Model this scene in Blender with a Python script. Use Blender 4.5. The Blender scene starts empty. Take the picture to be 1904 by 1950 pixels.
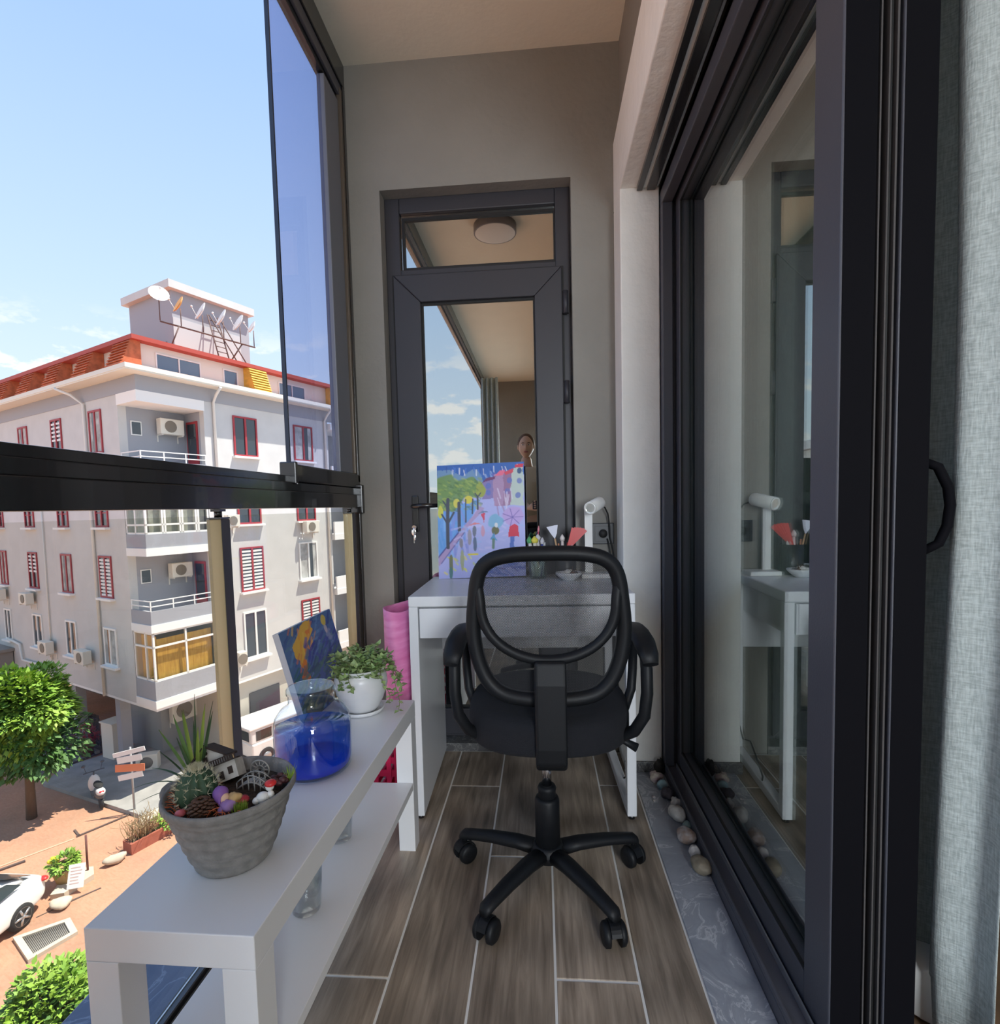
import bpy, bmesh, math, random
from mathutils import Matrix, Vector
from math import sin, cos, pi, radians
random.seed(7)
S = bpy.context.scene
COL = S.collection

# ---------------------------------------------------------------- camera
def cam_axes(yaw, pitch, roll):
    F = Vector((sin(yaw)*cos(pitch), cos(yaw)*cos(pitch), sin(pitch)))
    Rt = Vector((cos(yaw), -sin(yaw), 0)); U = Rt.cross(F)
    return F, cos(roll)*Rt + sin(roll)*U, -sin(roll)*Rt + cos(roll)*U
CF, CX, CY, CH = 1012.84, 951.85, 1028.14, 1.0366
AF, AR, AU = cam_axes(-0.0792, -0.0633, -0.0243)
cam = bpy.data.cameras.new('camera'); camo = bpy.data.objects.new('camera', cam); COL.objects.link(camo)
m = Matrix((AR, AU, -AF)).transposed().to_4x4(); m.translation = (0, 0, CH); camo.matrix_world = m
cam.sensor_fit = 'HORIZONTAL'; cam.sensor_width = 36; cam.lens = CF/1904*36
cam.shift_x = -(CX-952)/1904; cam.shift_y = (CY-975)/1904
cam.clip_start = 0.03; cam.clip_end = 400
S.camera = camo

# ---------------------------------------------------------------- world: clear sky with low clouds
W = bpy.data.worlds.new('sky'); S.world = W; W.use_nodes = True
nt = W.node_tree; nt.nodes.clear()
def N(t, typ, **k):
    n = t.nodes.new(typ)
    for a, b in k.items(): setattr(n, a, b)
    return n
tc = N(nt, 'ShaderNodeTexCoord'); sp = N(nt, 'ShaderNodeSeparateXYZ'); nt.links.new(tc.outputs['Generated'], sp.inputs[0])
rp = N(nt, 'ShaderNodeValToRGB'); nt.links.new(sp.outputs['Z'], rp.inputs[0])
el = rp.color_ramp.elements
el[0].position = 0.0; el[0].color = (.76, .86, .95, 1)
el[1].position = 1.0; el[1].color = (.28, .46, .86, 1)
for p, c in ((.12, (.70, .83, .96, 1)), (.32, (.53, .70, .95, 1)), (.6, (.36, .54, .90, 1))):
    e = el.new(p); e.color = c
ns = N(nt, 'ShaderNodeTexNoise'); mp = N(nt, 'ShaderNodeMapping'); mp.inputs['Scale'].default_value = (2.6, 2.6, 6)
mp.inputs['Location'].default_value = (.3, 1.7, .2)
nt.links.new(tc.outputs['Generated'], mp.inputs[0]); nt.links.new(mp.outputs[0], ns.inputs['Vector'])
ns.inputs['Detail'].default_value = 7; ns.inputs['Roughness'].default_value = .6
r2 = N(nt, 'ShaderNodeValToRGB'); r2.color_ramp.elements[0].position = .52; r2.color_ramp.elements[1].position = .60
nt.links.new(ns.outputs['Fac'], r2.inputs[0])
band = N(nt, 'ShaderNodeMapRange'); band.inputs[1].default_value = .20; band.inputs[2].default_value = .30
band.inputs[3].default_value = 1; band.inputs[4].default_value = 0; nt.links.new(sp.outputs['Z'], band.inputs[0])
mu = N(nt, 'ShaderNodeMath', operation='MULTIPLY'); nt.links.new(r2.outputs[0], mu.inputs[0]); nt.links.new(band.outputs[0], mu.inputs[1])
mx = N(nt, 'ShaderNodeMixRGB'); mx.inputs[2].default_value = (1.0, 1.0, 1.0, 1)
nt.links.new(mu.outputs[0], mx.inputs[0]); nt.links.new(rp.outputs[0], mx.inputs[1])
bg = N(nt, 'ShaderNodeBackground'); bg.inputs[1].default_value = .70
nt.links.new(mx.outputs[0], bg.inputs[0])
wo = N(nt, 'ShaderNodeOutputWorld'); nt.links.new(bg.outputs[0], wo.inputs[0])

# ---------------------------------------------------------------- sun
sl = bpy.data.lights.new('sun', 'SUN'); sl.energy = 5.2; sl.angle = radians(.55); sl.color = (1, .95, .86)
so = bpy.data.objects.new('sun', sl); COL.objects.link(so)
sd = Vector((.93*cos(radians(67)), .36*cos(radians(67)), sin(radians(67))))
so.rotation_euler = sd.to_track_quat('Z', 'Y').to_euler(); so.location = (20, 5, 40)

# added fill light to brighten the balcony, set in an invented window
wl = bpy.data.lights.new('balcony_fill', 'AREA'); wl.shape = 'RECTANGLE'; wl.size = 1.0; wl.size_y = 1.5; wl.energy = 82; wl.color = (.86,.93,1)
wlo = bpy.data.objects.new('balcony_fill', wl); COL.objects.link(wlo); wlo.location = (1.24, -3.31, 1.52); wlo.rotation_euler = (radians(90), 0, 0)

vs = S.view_settings; S.display_settings.display_device = 'sRGB'
vs.view_transform = 'Standard'; vs.look = 'None'; vs.gamma = 1; vs.exposure = 0.80; vs.use_curve_mapping = False
S.cycles.max_bounces = 10; S.cycles.transparent_max_bounces = 16; S.cycles.diffuse_bounces = 5
S.cycles.caustics_reflective = False; S.cycles.caustics_refractive = False

# ---------------------------------------------------------------- materials
MATS = {}
def mat(name, col=(.5,.5,.5), rough=.6, metal=0, noise=0, nscale=30, bump=0, bscale=60, col2=None, spec=.5, emit=None, stretch=(1,1,1), coat=0, obj_rand=0, sheen=0, detail=4):
    if name in MATS: return MATS[name]
    M = bpy.data.materials.new(name); M.use_nodes = True; t = M.node_tree
    b = t.nodes['Principled BSDF']; b.inputs['Base Color'].default_value = (*col, 1)
    b.inputs['Roughness'].default_value = rough; b.inputs['Metallic'].default_value = metal
    b.inputs['Specular IOR Level'].default_value = spec; b.inputs['Coat Weight'].default_value = coat
    b.inputs['Sheen Weight'].default_value = sheen
    tcn = N(t, 'ShaderNodeTexCoord'); mpn = N(t, 'ShaderNodeMapping'); mpn.inputs['Scale'].default_value = stretch
    t.links.new(tcn.outputs['Object'], mpn.inputs[0])
    if noise or col2:
        n1 = N(t, 'ShaderNodeTexNoise'); n1.inputs['Scale'].default_value = nscale; n1.inputs['Detail'].default_value = detail
        t.links.new(mpn.outputs[0], n1.inputs['Vector'])
        c2 = col2 if col2 else tuple(c*(1-noise) for c in col)
        r = N(t, 'ShaderNodeValToRGB'); r.color_ramp.elements[0].position = .35; r.color_ramp.elements[1].position = .65
        r.color_ramp.elements[0].color = (*c2, 1); r.color_ramp.elements[1].color = (*col, 1)
        t.links.new(n1.outputs['Fac'], r.inputs[0]); t.links.new(r.outputs[0], b.inputs['Base Color'])
    if bump:
        n2 = N(t, 'ShaderNodeTexNoise'); n2.inputs['Scale'].default_value = bscale; n2.inputs['Detail'].default_value = 5
        t.links.new(mpn.outputs[0], n2.inputs['Vector'])
        bp = N(t, 'ShaderNodeBump'); bp.inputs['Strength'].default_value = bump; bp.inputs['Distance'].default_value = .01
        t.links.new(n2.outputs['Fac'], bp.inputs['Height']); t.links.new(bp.outputs[0], b.inputs['Normal'])
    if emit:
        b.inputs['Emission Color'].default_value = (*emit, 1); b.inputs['Emission Strength'].default_value = 1
    MATS[name] = M; return M

def fresnel(t, ior):
    """mirror share of a pane, the same from both of its sides"""
    g = N(t, 'ShaderNodeNewGeometry'); mr = N(t, 'ShaderNodeMapRange'); mr.inputs[3].default_value = ior; mr.inputs[4].default_value = 1/ior
    t.links.new(g.outputs['Backfacing'], mr.inputs[0]); f = N(t, 'ShaderNodeFresnel'); t.links.new(mr.outputs[0], f.inputs[0]); return f
def glass(name, tint=(1,1,1), refl=1.5, rough=0.0, density=1.0, base=0.0):
    """thin pane: tinted see-through light plus a mirror coat that grows with the angle"""
    if name in MATS: return MATS[name]
    M = bpy.data.materials.new(name); M.use_nodes = True; t = M.node_tree; t.nodes.clear()
    o = N(t, 'ShaderNodeOutputMaterial'); tr = N(t, 'ShaderNodeBsdfTransparent'); tr.inputs[0].default_value = (*tint, 1)
    gl = N(t, 'ShaderNodeBsdfGlossy'); gl.inputs['Roughness'].default_value = rough; gl.inputs[0].default_value = (.93,.97,.96,1)
    fr = fresnel(t, refl)
    ad = N(t, 'ShaderNodeMath', operation='ADD', use_clamp=True); ad.inputs[1].default_value = base
    t.links.new(fr.outputs[0], ad.inputs[0])
    mxs = N(t, 'ShaderNodeMixShader'); t.links.new(ad.outputs[0], mxs.inputs[0]); t.links.new(tr.outputs[0], mxs.inputs[1]); t.links.new(gl.outputs[0], mxs.inputs[2])
    t.links.new(mxs.outputs[0], o.inputs[0]); MATS[name] = M; return M

def attr_mat(name, rough=.6):
    """colour comes from the paint laid on the canvas vertices"""
    M = bpy.data.materials.new(name); M.use_nodes = True; t = M.node_tree; b = t.nodes['Principled BSDF']
    a = N(t, 'ShaderNodeAttribute'); a.attribute_name = 'paint'; t.links.new(a.outputs['Color'], b.inputs['Base Color'])
    b.inputs['Roughness'].default_value = rough
    n2 = N(t, 'ShaderNodeTexNoise'); n2.inputs['Scale'].default_value = 120; bp = N(t, 'ShaderNodeBump'); bp.inputs['Strength'].default_value = .25; bp.inputs['Distance'].default_value = .002
    tcn = N(t, 'ShaderNodeTexCoord'); t.links.new(tcn.outputs['Object'], n2.inputs['Vector'])
    t.links.new(n2.outputs['Fac'], bp.inputs['Height']); t.links.new(bp.outputs[0], b.inputs['Normal'])
    return M

def wood_plank():
    M = bpy.data.materials.new('wood_look_tile'); M.use_nodes = True; t = M.node_tree; b = t.nodes['Principled BSDF']
    tcn = N(t, 'ShaderNodeTexCoord'); oi = N(t, 'ShaderNodeObjectInfo'); L = t.links.new
    vm = N(t, 'ShaderNodeVectorMath', operation='SCALE'); vm.inputs[0].default_value = (7, 13, 5); L(oi.outputs['Random'], vm.inputs['Scale'])
    va = N(t, 'ShaderNodeVectorMath', operation='ADD'); L(tcn.outputs['Object'], va.inputs[0]); L(vm.outputs[0], va.inputs[1])
    mp1 = N(t, 'ShaderNodeMapping'); mp1.inputs['Scale'].default_value = (34, 2.2, 10); L(va.outputs[0], mp1.inputs[0])
    n1 = N(t, 'ShaderNodeTexNoise'); n1.inputs['Scale'].default_value = 1.6; n1.inputs['Detail'].default_value = 8; n1.inputs['Roughness'].default_value = .62; n1.inputs['Distortion'].default_value = .5; L(mp1.outputs[0], n1.inputs['Vector'])
    mp2 = N(t, 'ShaderNodeMapping'); mp2.inputs['Scale'].default_value = (6, .9, 4); L(va.outputs[0], mp2.inputs[0])
    n2 = N(t, 'ShaderNodeTexNoise'); n2.inputs['Scale'].default_value = 1.3; n2.inputs['Detail'].default_value = 3; L(mp2.outputs[0], n2.inputs['Vector'])
    wv = N(t, 'ShaderNodeTexWave'); wv.wave_type = 'RINGS'; wv.inputs['Scale'].default_value = 3.2; wv.inputs['Distortion'].default_value = 5; wv.inputs['Detail'].default_value = 2
    mp3 = N(t, 'ShaderNodeMapping'); mp3.inputs['Scale'].default_value = (5, .55, 1); L(va.outputs[0], mp3.inputs[0]); L(mp3.outputs[0], wv.inputs['Vector'])
    r = N(t, 'ShaderNodeValToRGB'); r.color_ramp.elements[0].position = .3; r.color_ramp.elements[0].color = (.21, .165, .125, 1); r.color_ramp.elements[1].position = .72; r.color_ramp.elements[1].color = (.54, .44, .345, 1)
    L(n1.outputs['Fac'], r.inputs[0])
    m1 = N(t, 'ShaderNodeMixRGB', blend_type='MULTIPLY'); m1.inputs[0].default_value = .55
    r2_ = N(t, 'ShaderNodeValToRGB'); r2_.color_ramp.elements[0].position = .3; r2_.color_ramp.elements[0].color = (.62, .6, .58, 1); r2_.color_ramp.elements[1].position = .7; r2_.color_ramp.elements[1].color = (1.1, 1.1, 1.1, 1)
    L(n2.outputs['Fac'], r2_.inputs[0]); L(r.outputs[0], m1.inputs[1]); L(r2_.outputs[0], m1.inputs[2])
    m2 = N(t, 'ShaderNodeMixRGB', blend_type='MULTIPLY'); m2.inputs[0].default_value = .28
    L(wv.outputs['Color'], m2.inputs[2]); L(m1.outputs[0], m2.inputs[1])
    br = N(t, 'ShaderNodeMapRange'); br.inputs[3].default_value = .85; br.inputs[4].default_value = 1.12; L(oi.outputs['Random'], br.inputs[0])
    hs = N(t, 'ShaderNodeHueSaturation'); L(br.outputs[0], hs.inputs['Value']); L(m2.outputs[0], hs.inputs['Color'])
    L(hs.outputs[0], b.inputs['Base Color']); b.inputs['Roughness'].default_value = .42
    bp = N(t, 'ShaderNodeBump'); bp.inputs['Strength'].default_value = .15; bp.inputs['Distance'].default_value = .002; L(n1.outputs['Fac'], bp.inputs['Height']); L(bp.outputs[0], b.inputs['Normal'])
    return M

def marble(name, c1, c2, c3, rough=.35, sc=6):
    M = bpy.data.materials.new(name); M.use_nodes = True; t = M.node_tree; b = t.nodes['Principled BSDF']; L = t.links.new
    tcn = N(t, 'ShaderNodeTexCoord'); n0 = N(t, 'ShaderNodeTexNoise'); n0.inputs['Scale'].default_value = sc*.7; n0.inputs['Detail'].default_value = 3; L(tcn.outputs['Object'], n0.inputs['Vector'])
    mxv = N(t, 'ShaderNodeMixRGB'); mxv.inputs[0].default_value = .22; L(tcn.outputs['Object'], mxv.inputs[1]); L(n0.outputs['Color'], mxv.inputs[2])
    n1 = N(t, 'ShaderNodeTexNoise'); n1.inputs['Scale'].default_value = sc*1.6; n1.inputs['Detail'].default_value = 9; n1.inputs['Roughness'].default_value = .62; n1.inputs['Distortion'].default_value = 1.4; L(mxv.outputs[0], n1.inputs['Vector'])
    r = N(t, 'ShaderNodeValToRGB'); e = r.color_ramp.elements; e[0].position = .3; e[0].color = (*c1, 1); e[1].position = .75; e[1].color = (*c2, 1)
    q = e.new(.5); q.color = (*[(a+b_)/2 for a, b_ in zip(c1, c2)], 1); q = e.new(.515); q.color = (*c3, 1); q = e.new(.54); q.color = (*[(a*.6+b_*.4) for a, b_ in zip(c1, c2)], 1)
    L(n1.outputs['Fac'], r.inputs[0]); L(r.outputs[0], b.inputs['Base Color']); b.inputs['Roughness'].default_value = rough
    return M

# ---------------------------------------------------------------- mesh builder
class MB:
    def __init__(s, M=None): s.v = []; s.f = []; s.sm = []; s.M = M
    def add(s, vs_, fs_, smooth=False):
        k = len(s.v); s.v += [Vector(p) for p in vs_]; s.f += [tuple(i+k for i in f) for f in fs_]; s.sm += [smooth]*len(fs_); return s
    def box(s, x0, x1, y0, y1, z0, z1):
        return s.add([(x0,y0,z0),(x1,y0,z0),(x1,y1,z0),(x0,y1,z0),(x0,y0,z1),(x1,y0,z1),(x1,y1,z1),(x0,y1,z1)],
                     [(0,3,2,1),(4,5,6,7),(0,1,5,4),(1,2,6,5),(2,3,7,6),(3,0,4,7)])
    def obox(s, T, dx, dy, dz):
        k = len(s.v); s.box(-dx/2, dx/2, -dy/2, dy/2, -dz/2, dz/2)
        for i in range(k, len(s.v)): s.v[i] = T @ s.v[i]
        return s
    def prism(s, poly, z0, z1, axis='Z'):
        n = len(poly)
        def P(a, b, c): return {'Z': (a,b,c), 'Y': (a,c,b), 'X': (c,a,b)}[axis]
        return s.add([P(a,b,z0) for a,b in poly] + [P(a,b,z1) for a,b in poly],
                     [tuple(range(n))[::-1], tuple(range(n, 2*n))] + [(i,(i+1)%n,(i+1)%n+n,i+n) for i in range(n)])
    def tube(s, pts, r, n=8, closed=False, caps=True, flat=1.0, up=None):
        pts = [Vector(p) for p in pts]; m_ = len(pts); rr = r if isinstance(r, (list, tuple)) else [r]*m_
        vs_, prev = [], None
        for i, p in enumerate(pts):
            if closed: d = pts[(i+1) % m_] - pts[i-1]
            else: d = pts[min(i+1, m_-1)] - pts[max(i-1, 0)]
            d.normalize()
            if up is not None: a = Vector(up) - d*Vector(up).dot(d)
            elif prev is None: a = Vector((0,0,1)) if abs(d.z) < .9 else Vector((1,0,0)); a = a - d*a.dot(d)
            else: a = prev - d*prev.dot(d)
            if a.length < 1e-6: a = d.orthogonal()
            a.normalize(); prev = a; b = d.cross(a)
            for k in range(n):
                t = 2*pi*k/n; vs_.append(p + a*cos(t)*rr[i]*flat + b*sin(t)*rr[i])
        fs_ = []
        for i in range(m_ if closed else m_-1):
            j = (i+1) % m_
            for k in range(n): fs_.append((i*n+k, i*n+(k+1)%n, j*n+(k+1)%n, j*n+k))
        s.add(vs_, fs_, True)
        if caps and not closed:
            k0 = len(s.v)-len(vs_)
            s.f.append(tuple(k0+i for i in range(n))[::-1]); s.f.append(tuple(k0+(m_-1)*n+i for i in range(n))); s.sm += [False, False]
        return s
    def lathe(s, prof, c=(0,0,0), n=32, ax='Z', squash=(1,1), smooth=True):
        vs_ = []; m_ = len(prof)
        for r, h in prof:
            for k in range(n):
                t = 2*pi*k/n; a, b = r*cos(t)*squash[0], r*sin(t)*squash[1]
                q = {'Z': (a,b,h), 'Y': (a,h,b), 'X': (h,a,b)}[ax]
                vs_.append((c[0]+q[0], c[1]+q[1], c[2]+q[2]))
        fs_ = [(i*n+k, i*n+(k+1)%n, (i+1)*n+(k+1)%n, (i+1)*n+k) for i in range(m_-1) for k in range(n)]
        s.add(vs_, fs_, smooth); k0 = len(s.v)-len(vs_)
        if prof[0][0] > 1e-5: s.f.append(tuple(k0+i for i in range(n))[::-1]); s.sm.append(False)
        if prof[-1][0] > 1e-5: s.f.append(tuple(k0+(m_-1)*n+i for i in range(n))); s.sm.append(False)
        return s
    def ball(s, c, r, n=14, m_=9, jitter=0, seed=0):
        r = (r, r, r) if not isinstance(r, (list, tuple)) else r; rnd = random.Random(seed)
        vs_ = [(c[0], c[1], c[2]-r[2])]
        ph = [rnd.uniform(0, 6.28) for _ in range(6)]
        for i in range(1, m_):
            a = -pi/2 + pi*i/m_
            for k in range(n):
                t = 2*pi*k/n; w = 1+jitter*(sin(3*t+ph[0])*cos(a)+sin(2*t+ph[1]+3*a)+.6*sin(5*t+ph[2]-2*a))
                vs_.append((c[0]+r[0]*w*cos(a)*cos(t), c[1]+r[1]*w*cos(a)*sin(t), c[2]+r[2]*w*sin(a)))
        vs_.append((c[0], c[1], c[2]+r[2])); L_ = len(vs_)-1
        fs_ = [(0, 1+(k+1)%n, 1+k) for k in range(n)]
        for i in range(m_-2):
            for k in range(n): fs_.append((1+i*n+k, 1+i*n+(k+1)%n, 1+(i+1)*n+(k+1)%n, 1+(i+1)*n+k))
        fs_ += [(1+(m_-2)*n+k, 1+(m_-2)*n+(k+1)%n, L_) for k in range(n)]
        return s.add(vs_, fs_, True)
    def xf(s, T, k=0):
        for i in range(k, len(s.v)): s.v[i] = T @ s.v[i]
        return s
    def build(s, name, mt, parent=None, bevel=0, bseg=2, weld=False, sub=0, **props):
        me = bpy.data.meshes.new(name); V_ = [s.M @ p for p in s.v] if s.M else s.v
        me.from_pydata([tuple(p) for p in V_], [], s.f)
        me.polygons.foreach_set('use_smooth', s.sm); me.update()
        bm = bmesh.new(); bm.from_mesh(me)
        if weld: bmesh.ops.remove_doubles(bm, verts=bm.verts, dist=1e-5)
        bmesh.ops.recalc_face_normals(bm, faces=bm.faces)
        if bevel:
            es = [e for e in bm.edges if len(e.link_faces) == 2 and e.calc_face_angle(0) > .5]
            bmesh.ops.bevel(bm, geom=es, offset=bevel, segments=bseg, affect='EDGES', profile=.5)
        bm.to_mesh(me); bm.free()
        if mt: me.materials.append(mt)
        o = bpy.data.objects.new(name, me); COL.objects.link(o)
        if sub: md = o.modifiers.new('smooth', 'SUBSURF'); md.levels = sub; md.render_levels = sub
        if parent: attach(o, parent)
        for k_, v_ in props.items(): o[k_] = v_
        return o
def attach(o, parent):
    o.parent = parent; M_ = wm(parent); o.matrix_parent_inverse = M_.inverted()
def wm(o):
    M_ = Matrix.Translation(o.location) @ o.rotation_euler.to_matrix().to_4x4()
    return M_ if not o.parent else wm(o.parent) @ o.matrix_parent_inverse @ M_
def thing(name, label, cat, loc=(0,0,0), rz=0, group=None):
    o = bpy.data.objects.new(name, None); COL.objects.link(o); o.empty_display_size = .05
    o.location = loc; o.rotation_euler = (0, 0, rz); o['label'] = label; o['category'] = cat
    if group: o['group'] = group
    return o
def tag(o, label, cat, group=None, kind=None):
    o['label'] = label; o['category'] = cat
    if group: o['group'] = group
    if kind: o['kind'] = kind
    return o
def struct(o): o['kind'] = 'structure'; return o
def structE(name, loc=(0,0,0)):
    o = bpy.data.objects.new(name, None); COL.objects.link(o); o.location = loc; o['kind'] = 'structure'; return o
def dup(o, parent=None):
    c = o.copy(); COL.objects.link(c)
    if parent is not None: c.parent = parent
    for ch in list(o.children): dup(ch, c)
    return c
def rotbox(px, py, pz, rx=0, ry=0, rz=0):
    return Matrix.Translation((px,py,pz)) @ Matrix.Rotation(rz,4,'Z') @ Matrix.Rotation(ry,4,'Y') @ Matrix.Rotation(rx,4,'X')

# ---------------------------------------------------------------- shared materials
m_anth = mat('anthracite_aluminium', (.075,.077,.095), .42, .0, bump=.05, bscale=300, spec=.6)
m_anthd = mat('anthracite_door_frame', (.040,.040,.048), .45, spec=.45)
m_black = mat('black_aluminium', (.012,.012,.013), .22, 0, spec=.7, coat=.3)
m_gasket = mat('black_gasket', (.008,.008,.008), .6)
m_wallg = mat('taupe_wall_paint', (.285,.275,.245), .85, noise=.05, nscale=6, bump=.25, bscale=35)
m_white = mat('white_plaster', (.93,.92,.87), .85, noise=.04, nscale=8, bump=.45, bscale=22)
m_ceil = mat('cream_ceiling_paint', (.90,.865,.72), .9, noise=.03, nscale=5, bump=.15, bscale=30)
m_furn = mat('white_foil_furniture', (.80,.815,.84), .33, bump=.02, bscale=400)
m_plast = mat('black_plastic', (.007,.008,.010), .5, bump=.06, bscale=500, spec=.28)
m_fabric = mat('black_seat_fabric', (.006,.007,.011), .95, bump=.4, bscale=700)
m_chrome = mat('chrome', (.8,.8,.82), .12, 1)
m_grout = mat('light_grout', (.80,.79,.76), .8)
m_glass_clear = glass('clear_glass', (.905,.905,.88), 1.3)
m_glass_tint = glass('blue_tinted_glass', (.75,.77,.88), 1.35)
m_glass_mirror = glass('mirror_coated_door_glass', (.45,.45,.42), 1.5, base=.52)
m_glass_slide = glass('coated_sliding_glass', (.90,.95,.93), 1.45, base=.30)
m_cable = mat('black_cable', (.01,.01,.01), .5)
m_red = mat('red_lacquer', (.60,.03,.03), .35)
# ================================================================ BALCONY SHELL
YW = 2.20; ZC = 2.815; XL = -.755; XR = .327; YB = -3.2
m_plank = wood_plank()
fl = struct(MB().box(-.785, .50, YB, 2.19, -.05, -.0015).build('floor', m_grout))
edges = [-.723, -.540, -.357, -.1725, .0110, .1925, .327]
seams = {-.723: [.75, 1.95], -.540: [-.11, 1.09], -.357: [-.497, .703, 1.903], -.1725: [-.89, .31, 1.51], .0110: [-.094, 1.106], .1925: [-.476, .724, 1.924]}
gp = .0028
mesh_cache = {}
for i, x0 in enumerate(edges[:-1]):
    x1 = edges[i+1]; ss = [YB] + [q for q in seams[x0] if q > YB+.05] + [2.183]
    if ss[1]-ss[0] > 1.2: ss.insert(1, ss[1]-1.2)
    for y0, y1 in zip(ss[:-1], ss[1:]):
        w_, l_ = round(x1-x0-2*gp, 3), round(y1-y0-2*gp, 3); key = (w_, l_)
        if key not in mesh_cache:
            o = MB().box(-w_/2, w_/2, -l_/2, l_/2, -.008, 0).build('plank', m_plank, bevel=.0012, bseg=1); mesh_cache[key] = o.data
        else:
            o = bpy.data.objects.new('plank', mesh_cache[key]); COL.objects.link(o)
        o.location = ((x0+x1)/2, (y0+y1)/2, 0); o.parent = fl
# marble kerb along the sliding door and threshold under the far door
m_marb = marble('grey_marble', (.23,.25,.29), (.42,.44,.49), (.55,.57,.60), .4, 5)
struct(MB().box(.330, .447, -3.15, 2.03, -.03, .004).build('trim_1', m_marb, bevel=.002))
m_marbd = marble('dark_marble', (.05,.05,.055), (.16,.16,.16), (.3,.3,.28), .35, 9)
struct(MB().box(-.64, .14, 2.186, 2.30, -.03, .032).build('trim_2', m_marbd, bevel=.002))
bb = MB(); bb.box(.300, .4445, 2.018, 2.033, -.02, .042)
struct(bb.build('baseboard_pillar', m_marbd, bevel=.002))
# outer ledge of blue grey marble, black bottom track
m_ledge = marble('blue_grey_marble_ledge', (.09,.13,.24), (.19,.25,.39), (.30,.37,.52), .22, 3)
struct(MB().box(-1.005, -.795, YB, 2.6, -.05, -.002).build('trim_3', m_ledge, bevel=.003))
tk = MB(); tk.box(-.795, -.775, YB, 2.2, -.02, .018); tk.box(-.775, -.770, YB, 2.2, -.02, .006)
struct(tk.build('trim_4', m_black))
m_alu = mat('bright_aluminium', (.75,.76,.78), .3, .9)
struct(MB().box(-.7895, -.7865, YB, 2.2, .018, .0205).build('trim_5', m_alu))

# far wall with the door reveal
wf = MB(); X0, X1, ZT = -.631, .139, 2.325
wf.box(-.835, X0, YW, YW+.16, -.05, ZC+.1); wf.box(X1, 1.2, YW, YW+.16, -.05, ZC+.1); wf.box(X0, X1, YW, YW+.16, ZT, ZC+.1)
struct(wf.build('wall_far', m_wallg))
struct(MB().box(-.84, .36, YB, YW+.16, ZC, ZC+.18).build('ceiling', m_ceil))
# right wall: grey upper wall, white plaster pillar and lintel standing proud of it
wr = MB(); wr.box(.331, .50, YB, YW, 2.40, ZC); wr.box(.331, .50, 2.05, YW+.1, 0, 2.45)
struct(wr.build('wall_right', m_wallg))
pl_ = MB(); pl_.box(.305, .445, 2.033, YW, 0, 2.175)
struct(pl_.build('wall_pillar', m_white, bevel=.004))
ln = MB(); ln.box(.305, .445, YB, YW, 2.175, 2.435)
struct(ln.build('wall_lintel', m_white, bevel=.004))
struct(MB().box(-.84, .60, YB-.12, YB, -.05, ZC+.1).build('wall_back', m_wallg))
tr = MB(); tr.box(.364, .384, YB, 2.028, 2.158, 2.176); tr.box(.400, .430, YB, 2.028, 2.158, 2.176)
struct(tr.build('trim_6', m_black, bevel=.0015))
struct(MB().box(.3845, .3995, YB, 2.028, 2.168, 2.176).build('trim_7', m_white))

# ---- far door (aluminium, transom above)
YD = 2.262
d = structE('door_1', (-.246, YD, 0))
def frame_rect(mb, x0, x1, z0, z1, w, y0, y1, wt=None, wb=None):
    wt = w if wt is None else wt; wb = w if wb is None else wb
    mb.box(x0, x0+w, y0, y1, z0, z1); mb.box(x1-w, x1, y0, y1, z0, z1)
    if wt: mb.box(x0+w, x1-w, y0, y1, z1-wt, z1)
    if wb: mb.box(x0+w, x1-w, y0, y1, z0, z0+wb)
fr = MB(); frame_rect(fr, X0, X1, .03, ZT, .062, YD, YD+.07, wb=.03); fr.box(X0+.06, X1-.06, YD, YD+.07, 1.985, 2.035)
fr.build('door_frame', m_anthd, d, bevel=.004)
gk = MB(); frame_rect(gk, -.562, .082, 2.035, 2.250, .012, YD+.012, YD+.03); gk.build('gasket', m_gasket, d)
st = MB(); frame_rect(st, -.606, .108, .045, 2.012, .011, YD-.006, YD+.03)  # rebate lip
st.build('rebate', m_gasket, d)
# sash with mitred corners: four stiles of their own
xs0, xs1, zs0, zs1, wv_, yf0, yf1 = -.598, .100, .05, 2.005, .112, YD-.022, YD+.03
def mitre(pts, nm):
    n = len(pts); mb = MB(); mb.add([(x, yf0, z) for x, z in pts]+[(x, yf1, z) for x, z in pts], [tuple(range(n)), tuple(range(n,2*n))[::-1]]+[(i,(i+1)%n,(i+1)%n+n,i+n) for i in range(n)])
    return mb.build(nm, m_anthd, d, bevel=.003)
e_ = .0006
mitre([(xs0,zs0),(xs0+wv_,zs0+wv_+e_),(xs0+wv_,zs1-wv_-e_),(xs0,zs1-e_)], 'sash_stile')
mitre([(xs1,zs0),(xs1,zs1-e_),(xs1-wv_,zs1-wv_-e_),(xs1-wv_,zs0+wv_+e_)], 'sash_stile')
mitre([(xs0+e_,zs1),(xs1-e_,zs1),(xs1-wv_-e_,zs1-wv_),(xs0+wv_+e_,zs1-wv_)], 'sash_rail')
mitre([(xs0+e_,zs0),(xs0+wv_+e_,zs0+wv_),(xs1-wv_-e_,zs0+wv_),(xs1-e_,zs0)], 'sash_rail')
g2 = MB(); frame_rect(g2, xs0+wv_, xs1-wv_, zs0+wv_, zs1-wv_, .007, YD-.004, YD+.02); g2.build('gasket', m_gasket, d)
MB().box(xs0+wv_, xs1-wv_, YD+.004, YD+.008, zs0+wv_, zs1-wv_).build('door_glass', m_glass_mirror, d)
MB().box(-.568, .076, YD+.02, YD+.024, 2.03, 2.262).build('transom_glass', m_glass_mirror, d)
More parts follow.
